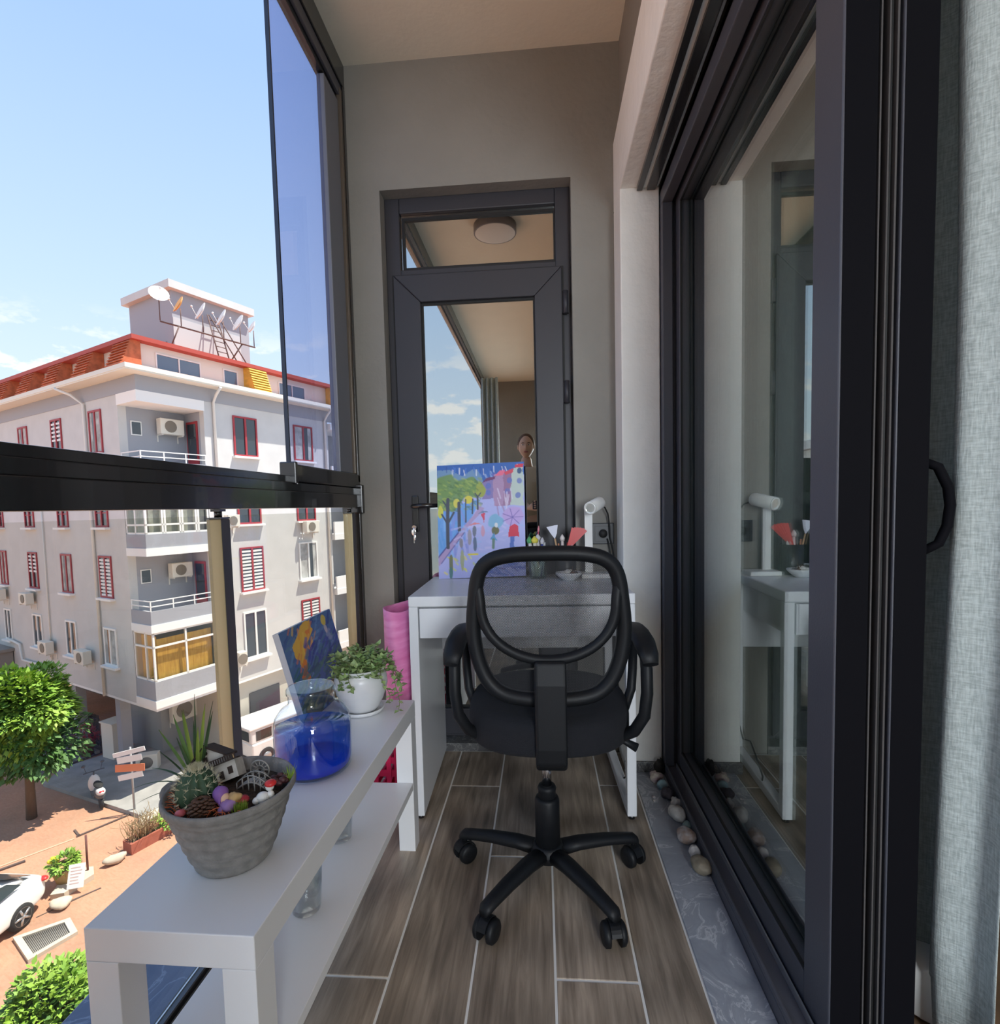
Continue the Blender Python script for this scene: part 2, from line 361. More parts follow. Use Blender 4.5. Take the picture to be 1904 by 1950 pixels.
hp = MB(); hp.box(-.549, -.521, YD-.034, YD-.022, .935, 1.09); hp = hp.build('handle_plate', m_black, d, bevel=.004)
hl = MB(); hl.tube([(-.535, YD-.03, 1.045), (-.535, YD-.075, 1.045), (-.528, YD-.084, 1.045), (-.50, YD-.086, 1.046), (-.415, YD-.084, 1.048)], [.009,.009,.010,.010,.008], 10)
hl.build('door_handle', m_black, d)
kk = MB(); kk.tube([(-.536, YD-.034, .958), (-.536, YD-.06, .956)], .009, 10); kk.ball((-.536, YD-.066, .938), (.011,.003,.017)); kk.ball((-.531, YD-.070, .915), (.006,.0025,.014)); kk.box(-.538,-.534,YD-.066,YD-.062,.89,.92)
kk.build('key', m_chrome, d, label='bunch of steel keys hanging in the lock')
for z in (1.86, 1.50):
    hg = MB(); hg.tube([(.114, YD-.022, z-.045), (.114, YD-.022, z+.045)], .011, 10); hg.box(.10, .128, YD-.014, YD-.002, z-.04, z+.04); hg.build('hinge', m_anthd, d)
# black darkness behind the door: the inside of the next room
nr = MB(); nr.box(-.75, .3, 2.36+1.6, 2.36+1.7, 0, 2.5); nr.box(-.85, -.75, 2.37, 4.0, 0, 2.5); nr.box(.3, .4, 2.37, 4.0, 0, 2.5); nr.box(-.85, .4, 2.37, 4.0, 2.5, 2.6); nr.box(-.85,.4,2.37,4.0,-.1,0)
struct(nr.build('wall_store', mat('store_room_paint', (.25,.22,.18), .9)))

# ---- left side: railing with glass and the sliding glazing above
rl = thing('balcony_railing', 'black aluminium balcony railing with brass posts and clear glass along the open left side', 'railing', (-.78, .2, 0))
rb = MB(); rb.box(-.835, -.755, YB, 2.197, 1.046, 1.098); rb.box(-.83, -.762, YB, 2.197, 1.098, 1.126); rb.box(-.80, -.772, YB, 2.197, 1.126, 1.147)
rb.build('top_rail', m_black, rl, bevel=.002)
rc = MB(); rc.box(-.802, -.757, 1.616, 2.197, 1.1275, 1.184); rc.build('upper_track', m_black, rl, bevel=.006)
ec = MB(); ec.box(-.806, -.753, 1.598, 1.6155, 1.120, 1.190); ec.build('end_cap', m_black, rl, bevel=.004)
bk = MB(); bk.box(-.83, -.742, 2.168, 2.198, 1.02, 1.14); bk.build('wall_bracket', m_black, rl, bevel=.004)
m_brass = mat('champagne_gold_post', (.40,.345,.20), .38, .35, bump=.05, bscale=40)
for y in (2.09, 1.21, .10, -1.0, -2.1):
    p = MB(); p.box(-.797, -.760, y, y+.037, .003, 1.022); po = p.build('post', m_brass, rl, bevel=.002)
    po.data.materials.append(m_anth)
    for f in po.data.polygons:
        if f.normal.x > .5: f.material_index = 1
    q = MB(); q.tube([(-.778, y+.018, 1.0222), (-.778, y+.018, 1.046)], .009, 10); q.box(-.797,-.760,y,y+.037,1.0222,1.026); q.box(-.79,-.766,y+.007,y+.031,1.040,1.0458); q.build('spigot', m_black, rl)
for y0, y1 in ((1.27, 2.08), (.15, 1.19), (-.95, .08), (-2.05, -1.02), (-3.15, -2.12)):
    MB().box(-.781, -.775, y0, y1, .03, 1.03).build('glass_pane', m_glass_clear, rl)
win = structE('window_1', (-.77, 1.8, 1.1))
tt = MB(); tt.box(-.84, -.757, YB, 2.198, 2.72, 2.813); tt.box(-.80, -.775, YB, 2.198, 2.655, 2.72); tt.build('top_track', m_black, win, bevel=.003)
MB().box(-.775, -.764, YB, 2.198, 2.672, 2.719).build('track_lip', m_anth, win, bevel=.002)
MB().box(-.792, -.784, 1.630, 2.012, 1.18, 2.665).build('glass_pane', m_glass_tint, win)
MB().box(-.794, -.782, 1.622, 1.6295, 1.18, 2.665).build('pane_edge', mat('black_edge_seal', (.02,.03,.06), .3), win)
sp_ = MB(); sp_.box(-.80, -.770, 2.015, 2.15, 1.185, 2.65); sp_.build('side_profile', mat('grey_aluminium', (.20,.215,.25), .45, .1), win, bevel=.003)
s2_ = MB(); s2_.box(-.795, -.760, 2.152, 2.172, 1.185, 2.70); s2_.build('wall_profile', mat('bronze_seal', (.16,.13,.10), .35, .3), win, bevel=.002)
s3_ = MB(); s3_.box(-.82, -.757, 2.174, 2.198, 1.15, 2.72); s3_.build('wall_profile', m_black, win, bevel=.002)
MB().box(-.784, -.757, 2.174, 2.198, .0, 1.045).build('wall_profile', m_black, win, bevel=.002)

# ---- right: sliding door in two tracks, pushed to the far end
sd_ = structE('door_2', (.53, 1.5, 0))
f1 = MB(); f1.box(.4475, .66, -3.15, 2.045, -.02, .036); f1.box(.4475, .456, -3.15, 2.045, .036, .048)
f1.build('bottom_track', m_anth, sd_, bevel=.003)
gl_ = MB(); gl_.box(.488, .4915, -3.15, 2.0, .036, .052); gl_.build('track_rail', m_alu, sd_)
f2 = MB(); f2.box(.4475, .484, -3.15, 2.045, 2.10, 2.17); f2.box(.4475, .66, -3.15, 2.045, 2.145, 2.17); f2.build('top_track', m_anth, sd_, bevel=.003)
f3 = MB(); f3.box(.4475, .484, 2.0, 2.0455, .036, 2.10); f3.box(.566, .58, 2.0, 2.045, .036, 2.10); f3.box(.484, .66, 2.030, 2.045, .036, 2.145); f3.build('side_jamb', m_anth, sd_, bevel=.003)
m_end = mat('black_end_profile', (.004,.004,.006), .75, spec=.08)
def panel(x0, x1, y0, y1, nm):
    p = MB(); p.box(x0, x1, y0, y0+.092, .040, 2.14); p.box(x0, x1, y1-.06, y1, .040, 2.14); q = p.build('stile', m_anth, sd_, bevel=.003)
    e = MB(); e.box(x0+.003, x1-.001, y0-.0012, y0-.0001, .045, 2.135); e.build('stile_end', m_end, sd_)
    r = MB(); r.box(x0, x1, y0+.0925, y1-.0605, .040, .105); r.box(x0, x1, y0+.0925, y1-.0605, 2.085, 2.14); r.build('rail', m_anth, sd_, bevel=.002)
    MB().box((x0+x1)/2-.004, (x0+x1)/2+.001, y0+.09, y1-.058, .10, 2.09).build('door_glass', m_glass_slide, sd_)
    s = MB(); s.box(x0+.003, x0+.009, y0+.0925, y1-.0605, .105, .110); s.box(x0+.003, x0+.009, y0+.0925, y1-.0605, 2.080, 2.085); s.box(x0+.003, x0+.009, y1-.066, y1-.061, .105, 2.085); s.build('gasket', m_gasket, sd_)
    return q
panel(.498, .552, .944, 2.028, 'a'); panel(.590, .644, .944, 2.028, 'b')
sg = MB(); sg.box(.555, .5575, .944, .958, .04, 2.14); sg.box(.568, .5705, .944, .965, .04, 2.14); sg.box(.580, .583, .944, .955, .04, 2.14)
sg.build('brush_seal', mat('grey_brush_seal', (.07,.065,.065), .8), sd_)
bs = MB(); bs.box(.553, .5895, .962, 1.0, .04, 2.14); bs.build('meeting_seal', m_gasket, sd_)
dh = MB(); dh.tube([(.645, .962, 1.095), (.668, .958, 1.085), (.683, .955, 1.05), (.687, .955, 1.02), (.683, .955, .985), (.672, .958, .955), (.645, .962, .94)], [.008]*7, 10); dh.build('door_handle', m_end, sd_)

# ---- room on the right
m_room = mat('beige_room_paint', (.62,.57,.48), .9)
rm = MB(); rm.box(3.9, 4.0, -3.3, 3.2, 0, 2.6); rm.box(.67, 4, 3.2, 3.3, 0, 2.6)
rm.box(.67, .70, -3.4, -3.3, 0, 2.6); rm.box(1.8, 4, -3.4, -3.3, 0, 2.6); rm.box(.70, 1.8, -3.4, -3.3, 0, .7); rm.box(.70, 1.8, -3.4, -3.3, 2.35, 2.6)
struct(rm.build('wall_room', m_room))
rw = MB(); rw.box(.50, .665, 2.06, 3.2, -.05, 2.9); rw.box(.50, .665, -3.4, -3.2, -.05, 2.9); rw.box(.50, .665, -3.15, 2.06, 2.18, 2.9)
struct(rw.build('wall_door_side', m_room))
struct(MB().box(.50, 4.0, -3.4, 3.3, 2.6, 2.9).build('ceiling_room', mat('white_ceiling', (.8,.78,.72), .9)))
struct(MB().box(.665, 4.0, -3.4, 3.3, -.1, .03).build('floor_room', mat('brown_parquet', (.16,.10,.06), .4, noise=.3, nscale=12)))
# building mass under and above the balcony
m_own = mat('own_facade', (.5,.48,.44), .9)
mass = MB(); mass.box(-1.0, 9, -8, 9, -9.7, -.105)
struct(mass.build('wall_below', m_own))
mass = MB(); mass.box(-.84, 9, -8, 9, 3.0, 3.4); struct(mass.build('wall_above', m_own))

w2 = structE('fill_window', (1.25, -3.35, 1.5))  # invented window that frames the added fill light
f = MB(); frame_rect(f, .70, 1.8, .7, 2.35, .06, -3.38, -3.33); f.build('window_frame', m_anth, w2, bevel=.004)
MB().box(.76, 1.74, -3.36, -3.354, .76, 2.29).build('window_pane', m_glass_clear, w2)
# ================================================================ DESK
DX, DY, DA = -.4373, 1.6814, .0304
dk = thing('desk', 'white desk with one drawer and an open metal leg frame against the far door', 'desk', (DX, DY, 0), DA)
def loc_build(parent, mb, name, mt, **k):
    """geometry written in the thing's own frame"""
    mb.M = wm(parent); return mb.build(name, mt, parent, **k)
loc_build(dk, MB().box(0, .73, 0, .498, .716, .75), 'desk_top', m_furn, bevel=.003)
loc_build(dk, MB().box(0, .030, .002, .498, .012, .7155), 'side_panel', m_furn, bevel=.002)
cc = MB(); cc.box(.0305, .700, .035, .49, .700, .7155); cc.box(.0305, .700, .47, .49, .45, .70); cc.box(.684, .70, .035, .47, .60, .70)
loc_build(dk, cc, 'carcass', m_furn, bevel=.001)
dr = loc_build(dk, MB().box(.034, .694, .003, .022, .612, .710), 'drawer', m_furn, bevel=.002)
db = MB(); db.box(.045, .683, .0225, .40, .618, .695); db.M = wm(dk); db.build('drawer_box', m_furn, dr)
lf = MB(); lf.box(.699, .73, .002, .033, .012, .7155); lf.box(.699, .73, .465, .496, .012, .7155); lf.box(.699, .73, .033, .465, .012, .043)
loc_build(dk, lf, 'leg_frame', m_furn, bevel=.003)
for x, y in ((.715, .018), (.715, .48), (.015, .018), (.015, .48)):
    loc_build(dk, MB().lathe([(.011, 0), (.011, .012)], (x, y, 0), 12), 'foot', m_black)
DM = wm(dk)
def on_desk(x, y, z=.7502): return DM @ Vector((x, y, z))

# ================================================================ LOW BENCH TABLE
BX, BY, BA = -.6637, .6734, -.0108
bt = thing('bench_table', 'long low white table with a lower shelf beside the railing', 'table', (BX, BY, 0), BA)
loc_build(bt, MB().box(0, .2553, 0, .90, .400, .45), 'table_top', m_furn, bevel=.0015)
for x0, x1 in ((0, .05), (.2053, .2553)):
    for y0, y1 in ((0, .05), (.85, .90)):
        loc_build(bt, MB().box(x0+.0003, x1-.0003, y0+.0003, y1-.0003, 0, .3995), 'leg', m_furn, bevel=.001)
loc_build(bt, MB().box(.0505, .2548, .051, .849, .192, .214), 'shelf', m_furn, bevel=.001)
BM = wm(bt)

# ================================================================ OFFICE CHAIR
ch = thing('office_chair', 'black office chair with mesh back on five casters in front of the desk', 'chair', (0.0, 1.41, 0))
def backY(x, z): return 1.315 - .07*(z-.65) + .55*x*x
def ring(pts):   # closed Catmull-Rom through (x, z)
    out = []; n = len(pts)
    for i in range(n):
        p0, p1, p2, p3 = [Vector(pts[(i+k) % n]) for k in (-1, 0, 1, 2)]
        for t in [j/6 for j in range(6)]:
            q = .5*((2*p1)+(p2-p0)*t+(2*p0-5*p1+4*p2-p3)*t*t+(3*p1-p0-3*p2+p3)*t**3); out.append(q)
    return out
cxb = .0025
outer2 = ring([(0,.919),(.085,.916),(.140,.902),(.170,.868),(.183,.80),(.189,.72),(.178,.645),(.150,.585),(.10,.553),(0,.545),(-.10,.553),(-.150,.585),(-.178,.645),(-.189,.72),(-.183,.80),(-.170,.868),(-.140,.902),(-.085,.916)])
bo = MB(); bo.tube([(cxb+.008+q.x, backY(q.x, q.y), q.y) for q in outer2], .0200, 12, closed=True, flat=.95)
bo.build('back_frame', m_plast, ch)
# inner lower hoop that carries the mesh
hoop = []
for j in range(33):
    t = pi*j/32; x = -.168*cos(t); z = .80-.148*sin(t)**.85 if 0 < j < 32 else .80
    hoop.append((x, z))
ho = MB(); ho.tube([(cxb+.008-.176, backY(.176,.86), .862), (cxb+.008-.1725, backY(.1725,.83)-.004, .83)]+[(cxb+.008+x, backY(x, z)-.012, z) for x, z in hoop]+[(cxb+.008+.1725, backY(.1725,.83)-.004, .83), (cxb+.008+.176, backY(.176,.86), .862)], .0130, 10)
ho.build('back_hoop', m_plast, ch)
# mesh sheet: woven cloth with open holes
mm = bpy.data.materials.new('woven_mesh'); mm.use_nodes = True; t = mm.node_tree; t.nodes.clear()
o_ = N(t, 'ShaderNodeOutputMaterial'); tcn = N(t, 'ShaderNodeTexCoord'); mpn = N(t, 'ShaderNodeMapping'); mpn.inputs['Rotation'].default_value = (0, radians(45), 0)
t.links.new(tcn.outputs['Object'], mpn.inputs[0]); sx = N(t, 'ShaderNodeSeparateXYZ'); t.links.new(mpn.outputs[0], sx.inputs[0])
hs_ = []
for ax_ in ('X', 'Z'):
    a1 = N(t, 'ShaderNodeMath', operation='MULTIPLY'); a1.inputs[1].default_value = 2*pi/.0029; t.links.new(sx.outputs[ax_], a1.inputs[0])
    a2 = N(t, 'ShaderNodeMath', operation='SINE'); t.links.new(a1.outputs[0], a2.inputs[0]); hs_.append(a2)
a3 = N(t, 'ShaderNodeMath', operation='MAXIMUM'); t.links.new(hs_[0].outputs[0], a3.inputs[0]); t.links.new(hs_[1].outputs[0], a3.inputs[1])
a4 = N(t, 'ShaderNodeMath', operation='GREATER_THAN'); a4.inputs[1].default_value = .40; t.links.new(a3.outputs[0], a4.inputs[0])
tb = N(t, 'ShaderNodeBsdfTransparent'); df = N(t, 'ShaderNodeBsdfPrincipled'); df.inputs['Base Color'].default_value = (.012,.013,.016,1); df.inputs['Roughness'].default_value = .7
ms = N(t, 'ShaderNodeMixShader'); t.links.new(a4.outputs[0], ms.inputs[0]); t.links.new(tb.outputs[0], ms.inputs[1]); t.links.new(df.outputs[0], ms.inputs[2]); t.links.new(ms.outputs[0], o_.inputs[0])
sh = MB(); vv, ff = [], []
cz = .735; cen = Vector((0, cz)); RN = 8
for i in range(1, RN+1):
    for q in outer2:
        p = cen + (q-cen)*(i/RN)*.985; vv.append((cxb+.008+p.x, backY(p.x, p.y)-.003, p.y))
vv.append((cxb+.008, backY(0, cz)-.003, cz)); n_ = len(outer2)
for k in range(n_): ff.append((len(vv)-1, k, (k+1) % n_))
for i in range(RN-1):
    for k in range(n_): ff.append((i*n_+k, i*n_+(k+1)%n_, (i+1)*n_+(k+1)%n_, (i+1)*n_+k))
sh.add(vv, ff, True); sh.build('back_mesh', mm, ch)
# spine, seat, lift
sp2 = MB(); sp2.prism([(1.272,.655),(1.262,.60),(1.262,.44),(1.268,.398),(1.292,.374),(1.40,.376),(1.40,.405),(1.322,.405),(1.300,.425),(1.296,.55),(1.300,.655)], -.033+cxb+.005, .053+cxb-.003, 'X')
sp2.build('spine', m_plast, ch, bevel=.008, bseg=3)
me_ = MB(); me_.box(-.07, .075, 1.36, 1.50, .375, .415); me_.box(-.15, .155, 1.40, 1.44, .405, .42); me_.build('tilt_mechanism', m_plast, ch, bevel=.006)
lv = MB(); lv.tube([(.07, 1.44, .39), (.16, 1.44, .40), (.205, 1.43, .395), (.245, 1.425, .375)], [.006,.006,.008,.013], 8); lv.build('lever', m_plast, ch)
se = MB(); rows = []
def seat_outline(k, z):
    out = []
    for j in range(48):
        a = 2*pi*j/48; c_, s_ = cos(a), sin(a); e = 2/2.7
        out.append((.008+.222*k*math.copysign(abs(c_)**e, c_), 1.505+(.228*k)*math.copysign(abs(s_)**e, s_), z))
    return out
lv_ = [(.80,.408),(.97,.412),(1.0,.420),(1.0,.438),(1.0,.442),(1.0,.47),(.985,.488),(.94,.498),(.8,.502),(.4,.496),(.05,.494)]
vv = []; 
for k, z in lv_: vv += seat_outline(k, z)
ff = [(i*48+k, i*48+(k+1)%48, (i+1)*48+(k+1)%48, (i+1)*48+k) for i in range(len(lv_)-1) for k in range(48)]
ff.append(tuple(range(48))[::-1]); ff.append(tuple(range((len(lv_)-1)*48, len(lv_)*48)))
se.add(vv, ff, True); se.build('seat', m_fabric, ch)
for s in (-1, 1):
    pd = MB(); x = .012+s*.243
    pts = [(x+s*.004, 1.305, .640, .020), (x+s*.002, 1.325, .662, .026), (x, 1.37, .682, .029), (x-s*.002, 1.43, .69, .029), (x-s*.004, 1.49, .69, .028), (x-s*.006, 1.53, .686, .022)]
    pd.tube([p[:3] for p in pts], [p[3] for p in pts], 12, flat=.55, up=(0,0,1))
    ar = pd.build('armrest', m_plast, ch)
    ap = MB(); ap.tube([(x, 1.36, .668), (x, 1.335, .62), (x, 1.33, .56), (x-s*.006, 1.335, .50), (x-s*.028, 1.35, .455), (x-s*.06, 1.38, .425), (x-s*.11, 1.41, .410), (x-s*.16,1.42,.408)], [.014,.015,.015,.015,.015,.014,.012,.010], 10, flat=1.2)
    ap.tube([(x, 1.50, .672), (x, 1.535, .62), (x, 1.545, .56), (x-s*.006, 1.535, .50), (x-s*.028, 1.51, .455), (x-s*.06, 1.47, .425), (x-s*.11, 1.43, .410)], [.013]*7, 10)
    ap.build('arm_support', m_plast, ch)
MB().lathe([(.0135,.27),(.0135,.378)], (0,1.41,0), 20).build('gas_lift', m_chrome, ch)
MB().lathe([(.020,.232),(.024,.236),(.024,.262),(.026,.268),(.022,.276),(.0136,.277)], (0,1.41,0), 24).build('lift_collar', m_plast, ch)
MB().lathe([(.034,.095),(.0335,.235),(.030,.243),(.023,.244)], (0,1.41,0), 28).build('lift_cover', m_plast, ch)
MB().lathe([(.030,.070),(.046,.076),(.048,.095),(.040,.112),(.034,.114)], (0,1.41,0), 28).build('hub', m_plast, ch)
for k in range(5):
    a = radians(18+72*k); u = Vector((cos(a), sin(a), 0)); c0 = Vector((0, 1.41, 0))
    lg = MB(); st_ = [(.035, .092, .026, .020), (.09, .096, .024, .018), (.17, .092, .021, .016), (.235, .084, .0185, .0145), (.258, .080, .018, .014), (.268, .074, .012, .010)]
    vs_ = []; w = Vector((-u.y, u.x, 0))
    for r_, z, hw, hh in st_:
        p = c0+u*r_
        for j in range(12):
            t_ = 2*pi*j/12; vs_.append(p+w*hw*cos(t_)+Vector((0,0,z+hh*sin(t_))))
    fs_ = [(i*12+j, i*12+(j+1)%12, (i+1)*12+(j+1)%12, (i+1)*12+j) for i in range(5) for j in range(12)]
    lg.add(vs_, fs_, True); lg.f.append(tuple(range(60,72))); lg.sm.append(True); lg.f.append(tuple(range(12))[::-1]); lg.sm.append(True)
    lo = lg.build('leg', m_plast, ch)
    ca = [200, 20, 100, 250, 285][k]; ca = radians({0:-55, 1:90, 2:-140, 3:-115, 4:-80}[k]); ax_ = Vector((cos(ca), sin(ca), 0)); per = Vector((-ax_.y, ax_.x, 0))
    pc = c0+u*.255
    cs = MB(); T = Matrix((( ax_.x, per.x, 0, pc.x),(ax_.y, per.y, 0, pc.y),(0,0,1,.029),(0,0,0,1)))
    cs.lathe([(.006,.028),(.006,.05)], (0,0,0), 10)
    hood = [(.031*cos(radians(t_)), .031*sin(radians(t_))) for t_ in range(20, 201, 15)]
    for x0_, x1_ in ((-.012, .012),):
        cs.prism(hood+[(-.018,-.004),(.02,.004)], x0_, x1_, 'Y')
    for v_ in range(len(cs.v)): cs.v[v_] = T @ cs.v[v_]
    co = cs.build('caster', m_plast, ch)
    for sgn in (-1, 1):
        whl = MB(); whl.lathe([(.008, sgn*.0285), (.022, sgn*.0275), (.0275, sgn*.023), (.0285, sgn*.013), (.0275, sgn*.0125)], (0,0,0), 20, 'Y'); whl.xf(T)
        whl.build('wheel', m_plast, co)

# ================================================================ THINGS ON THE BENCH
def bxf(x, y, z=.4502): return Vector((x, y, z))
# --- grey ribbed bowl planter
PC = Vector((-.512, .835, .4503)); RZ = .124
pt = thing('planter_bowl', 'wide grey ribbed clay bowl filled with a miniature garden', 'planter', PC)
prof = []
for i in range(33):
    t_ = i/32; r_ = .056 + .040*t_**.80 + .0024*sin(t_*pi*11)*(.3+.7*t_); prof.append((r_, RZ*.90*t_))
prof += [(.1005, RZ*.91), (.1035, RZ*.95), (.1035, RZ*1.0), (.1015, RZ*1.03), (.098, RZ*1.02), (.0945, RZ*.96), (.087, RZ*.80), (.076, RZ*.60), (.0001, RZ*.60)]
m_clay = mat('grey_clay', (.27,.265,.255), .9, noise=.25, nscale=60, bump=.3, bscale=120)
MB().lathe([(.0001,.0)]+prof, PC, 64).build('bowl', m_clay, pt)
hd = MB(); hd.ball((PC.x-.108, PC.y+.0, PC.z+RZ*.90), (.014,.022,.016), 12, 8, .06, 3); hd.build('lug_handle', m_clay, pt)
m_soil = mat('dark_soil', (.06,.035,.02), .95, noise=.6, nscale=80, bump=1, bscale=90)
so_ = MB(); so_.lathe([(.0001, RZ*.95), (.03, RZ*.94), (.06, RZ*.92), (.0865, RZ*.88), (.080, RZ*.66)], PC, 40); so_ = so_.build('soil', m_soil, pt); so_['kind'] = 'stuff'
rr = random.Random(5); gz = PC.z+RZ*.91
def spike(mb, p, q, r):
    mb.tube([p, q], [r, r*.15], 4, caps=False)
m_straw = mat('orange_straw', (.62,.16,.06), .8); fb = MB()
for _ in range(150):
    a, r_ = rr.uniform(2.6, 5.3), rr.uniform(.035, .084); p = Vector((PC.x+r_*cos(a), PC.y+r_*sin(a), gz-.004)); b_ = rr.uniform(0, 6.28)
    q = p+Vector((cos(b_)*.018, sin(b_)*.018, rr.uniform(.004, .02))); m_ = (p+q)/2+Vector((0,0,.006)); fb.tube([p, m_, q], .0007, 4, caps=False)
fb = fb.build('straw_mulch', m_straw, pt); fb['kind'] = 'stuff'
# --- cactus
CC = Vector((-.548, .800, gz-.012)); RZC = .0285
ct = thing('barrel_cactus', 'small round ribbed cactus with pale spines at the left front of the grey bowl', 'cactus', CC)
vs_, fs_ = [], []; nn, mm_ = 52, 16
for i in range(mm_+1):
    a = -pi/2*.8 + (pi*.9)*i/mm_
    for k in range(nn):
        t_ = 2*pi*k/nn; w = 1+.10*cos(13*t_); vs_.append((CC.x+RZC*w*cos(a)*cos(t_), CC.y+RZC*w*cos(a)*sin(t_), CC.z+.034+.036*sin(a)))
fs_ = [(i*nn+k, i*nn+(k+1)%nn, (i+1)*nn+(k+1)%nn, (i+1)*nn+k) for i in range(mm_) for k in range(nn)]; fs_.append(tuple(range(mm_*nn, (mm_+1)*nn)))
cb = MB(); cb.add(vs_, fs_, True); cb.build('body', mat('cactus_green', (.05,.11,.06), .6, noise=.3, nscale=60), ct)
spn = MB()
for k in range(13):
    for i in range(1, 9):
        a = -pi/2*.55+pi*.80*i/8; t_ = 2*pi*k/13; nrm = Vector((cos(a)*cos(t_), cos(a)*sin(t_), sin(a))); p = CC+Vector((0,0,.034))+Vector((nrm.x*RZC*1.1, nrm.y*RZC*1.1, nrm.z*.037))
        for _ in range(6):
            q = p+(nrm+Vector((rr.uniform(-.9,.9), rr.uniform(-.9,.9), rr.uniform(-.9,.9)))).normalized()*.010; spike(spn, p, q, .0005)
for _ in range(120):
    b_, r_ = rr.uniform(0,6.28), rr.uniform(0,.011); p = CC+Vector((r_*cos(b_), r_*sin(b_), .068)); spike(spn, p, p+Vector((rr.uniform(-.006,.006), rr.uniform(-.006,.006), .011)), .0007)
spn = spn.build('spines', mat('pale_spines', (.72,.70,.52), .6), ct); spn['kind'] = 'stuff'
# --- spiky grass-like plant
SC = Vector((-.588, .858, gz-.006))
gp_ = thing('spiky_plant', 'long thin pointed green and yellow leaves rising at the left of the grey bowl', 'plant', SC)
m_leafy = mat('striped_leaf', (.10,.22,.05), .5, col2=(.40,.50,.06), nscale=18, stretch=(1,1,.15)); m_leafd = mat('dark_leaf', (.04,.10,.035), .5)
def blade(tip, w, mt, bend=.3, base=None, parent=None, name='leaf'):
    b0 = base or SC; tip = Vector(tip); mid = (b0+tip)/2+Vector((0,0,bend*(tip-b0).length)); b = MB(); vs_ = []; n = 9
    d_ = (tip-b0); side = Vector((-d_.y, d_.x, 0)); side = Vector((1,0,0)) if side.length < 1e-4 else side.normalized()
    if abs((tip-b0).normalized().z) > .8: side = Vector((.95,.3,0))
    for i in range(n+1):
        u = i/n; p = b0*(1-u)**2+mid*2*u*(1-u)+tip*u*u; ww = w*(.55+.9*u)*(1-u)**.7 if u < 1 else 0
        vs_ += [p-side*ww, p+Vector((0,.0012,-ww*.3)), p+side*ww]
    fs_ = [f for i in range(n) for f in ((i*3,i*3+1,i*3+4,i*3+3),(i*3+1,i*3+2,i*3+5,i*3+4))]
    b.add(vs_, fs_, True); return b.build(name, mt, parent or gp_)
for tip, w, mt_, bd in (((-.610,.86,.695),.0085,m_leafy,.03),((-.630,.865,.685),.009,m_leafy,.05),((-.655,.86,.660),.008,m_leafy,.08),((-.592,.87,.72),.004,m_leafd,.0),
                        ((-.570,.865,.705),.0085,m_leafy,.0),((-.560,.87,.690),.0075,m_leafd,.02),((-.552,.86,.712),.003,m_leafd,.03),((-.68,.87,.585),.007,m_leafd,.18),((-.70,.84,.560),.005,m_leafd,.25),((-.655,.80,.560),.004,m_leafd,.2),((-.645,.90,.64),.007,m_leafy,.1),((-.615,.85,.65),.007,m_leafd,.06),((-.575,.85,.67),.008,m_leafy,.04),((-.640,.84,.63),.008,m_leafd,.10),((-.600,.85,.70),.007,m_leafy,.01),((-.60,.875,.67),.008,m_leafd,.03)):
    blade(tip, w*.62, mt_, bd)
# --- miniature timber house, leaning
def on_bowl(px, py): return Vector((px, py, gz))
HT = Matrix.Translation((-.556, .868, gz-.004)) @ Matrix.Scale(.88, 4) @ Matrix.Rotation(radians(-22), 4, 'Y') @ Matrix.Rotation(radians(-14), 4, 'X') @ Matrix.Rotation(radians(14), 4, 'Z')
m_minw = mat('miniature_white_wall', (.62,.61,.58), .8, noise=.15, nscale=80); m_mind = mat('miniature_dark_wood', (.035,.022,.018), .8)
mh = thing('miniature_house', 'tiny white chalet with dark wooden roof and balcony leaning in the grey bowl', 'miniature house', (-.556,.868,gz-.004))
w_ = .030
def hb(mb, name, mt, **k): mb.xf(HT); return mb.build(name, mt, mh, **k)
b = MB(); b.prism([(-w_,.0),(w_,.0),(w_,.052),(0,.075),(-w_,.052)], -.018, .018, 'Y'); hb(b, 'wall', m_minw)
b = MB(); b.box(w_-.018, w_+.022, -.026, .012, .0, .034); hb(b, 'annex', m_minw)
for s in (-1, 1):
    b = MB(); b.prism([(0,.0765),(s*(w_+.010),.0445),(s*(w_+.010),.0485),(0,.0815)], -.026, .024, 'Y'); hb(b, 'roof', m_mind)
b = MB(); b.box(-.012, w_+.030, -.034, -.018, .034, .0365)
hb(b, 'balcony', m_mind)
b = MB()
for k in range(16): b.box(-.012+k*.0045, -.0098+k*.0045, -.034, -.0325, .0365, .0445)
b.box(-.012, w_+.030, -.0345, -.032, .0445, .0462); hb(b, 'balcony_rail', m_mind)
for x, z0, z1 in ((-.004,.046,.057),):
    b = MB(); b.box(x-.004, x+.004, -.0195, -.0182, z0, z1); hb(b, 'window', m_mind)
for x, z0, z1 in ((.022,.004,.020),(.040,.010,.024)):
    b = MB(); b.box(x-.0045, x+.0045, -.0275, -.0262, z0, z1); hb(b, 'window', m_mind)
b = MB(); b.lathe([(.0001,-.0195),(.0035,-.0195),(.0035,-.0182)], (-.001,0,.064), 12, 'Y'); hb(b, 'window', m_mind)
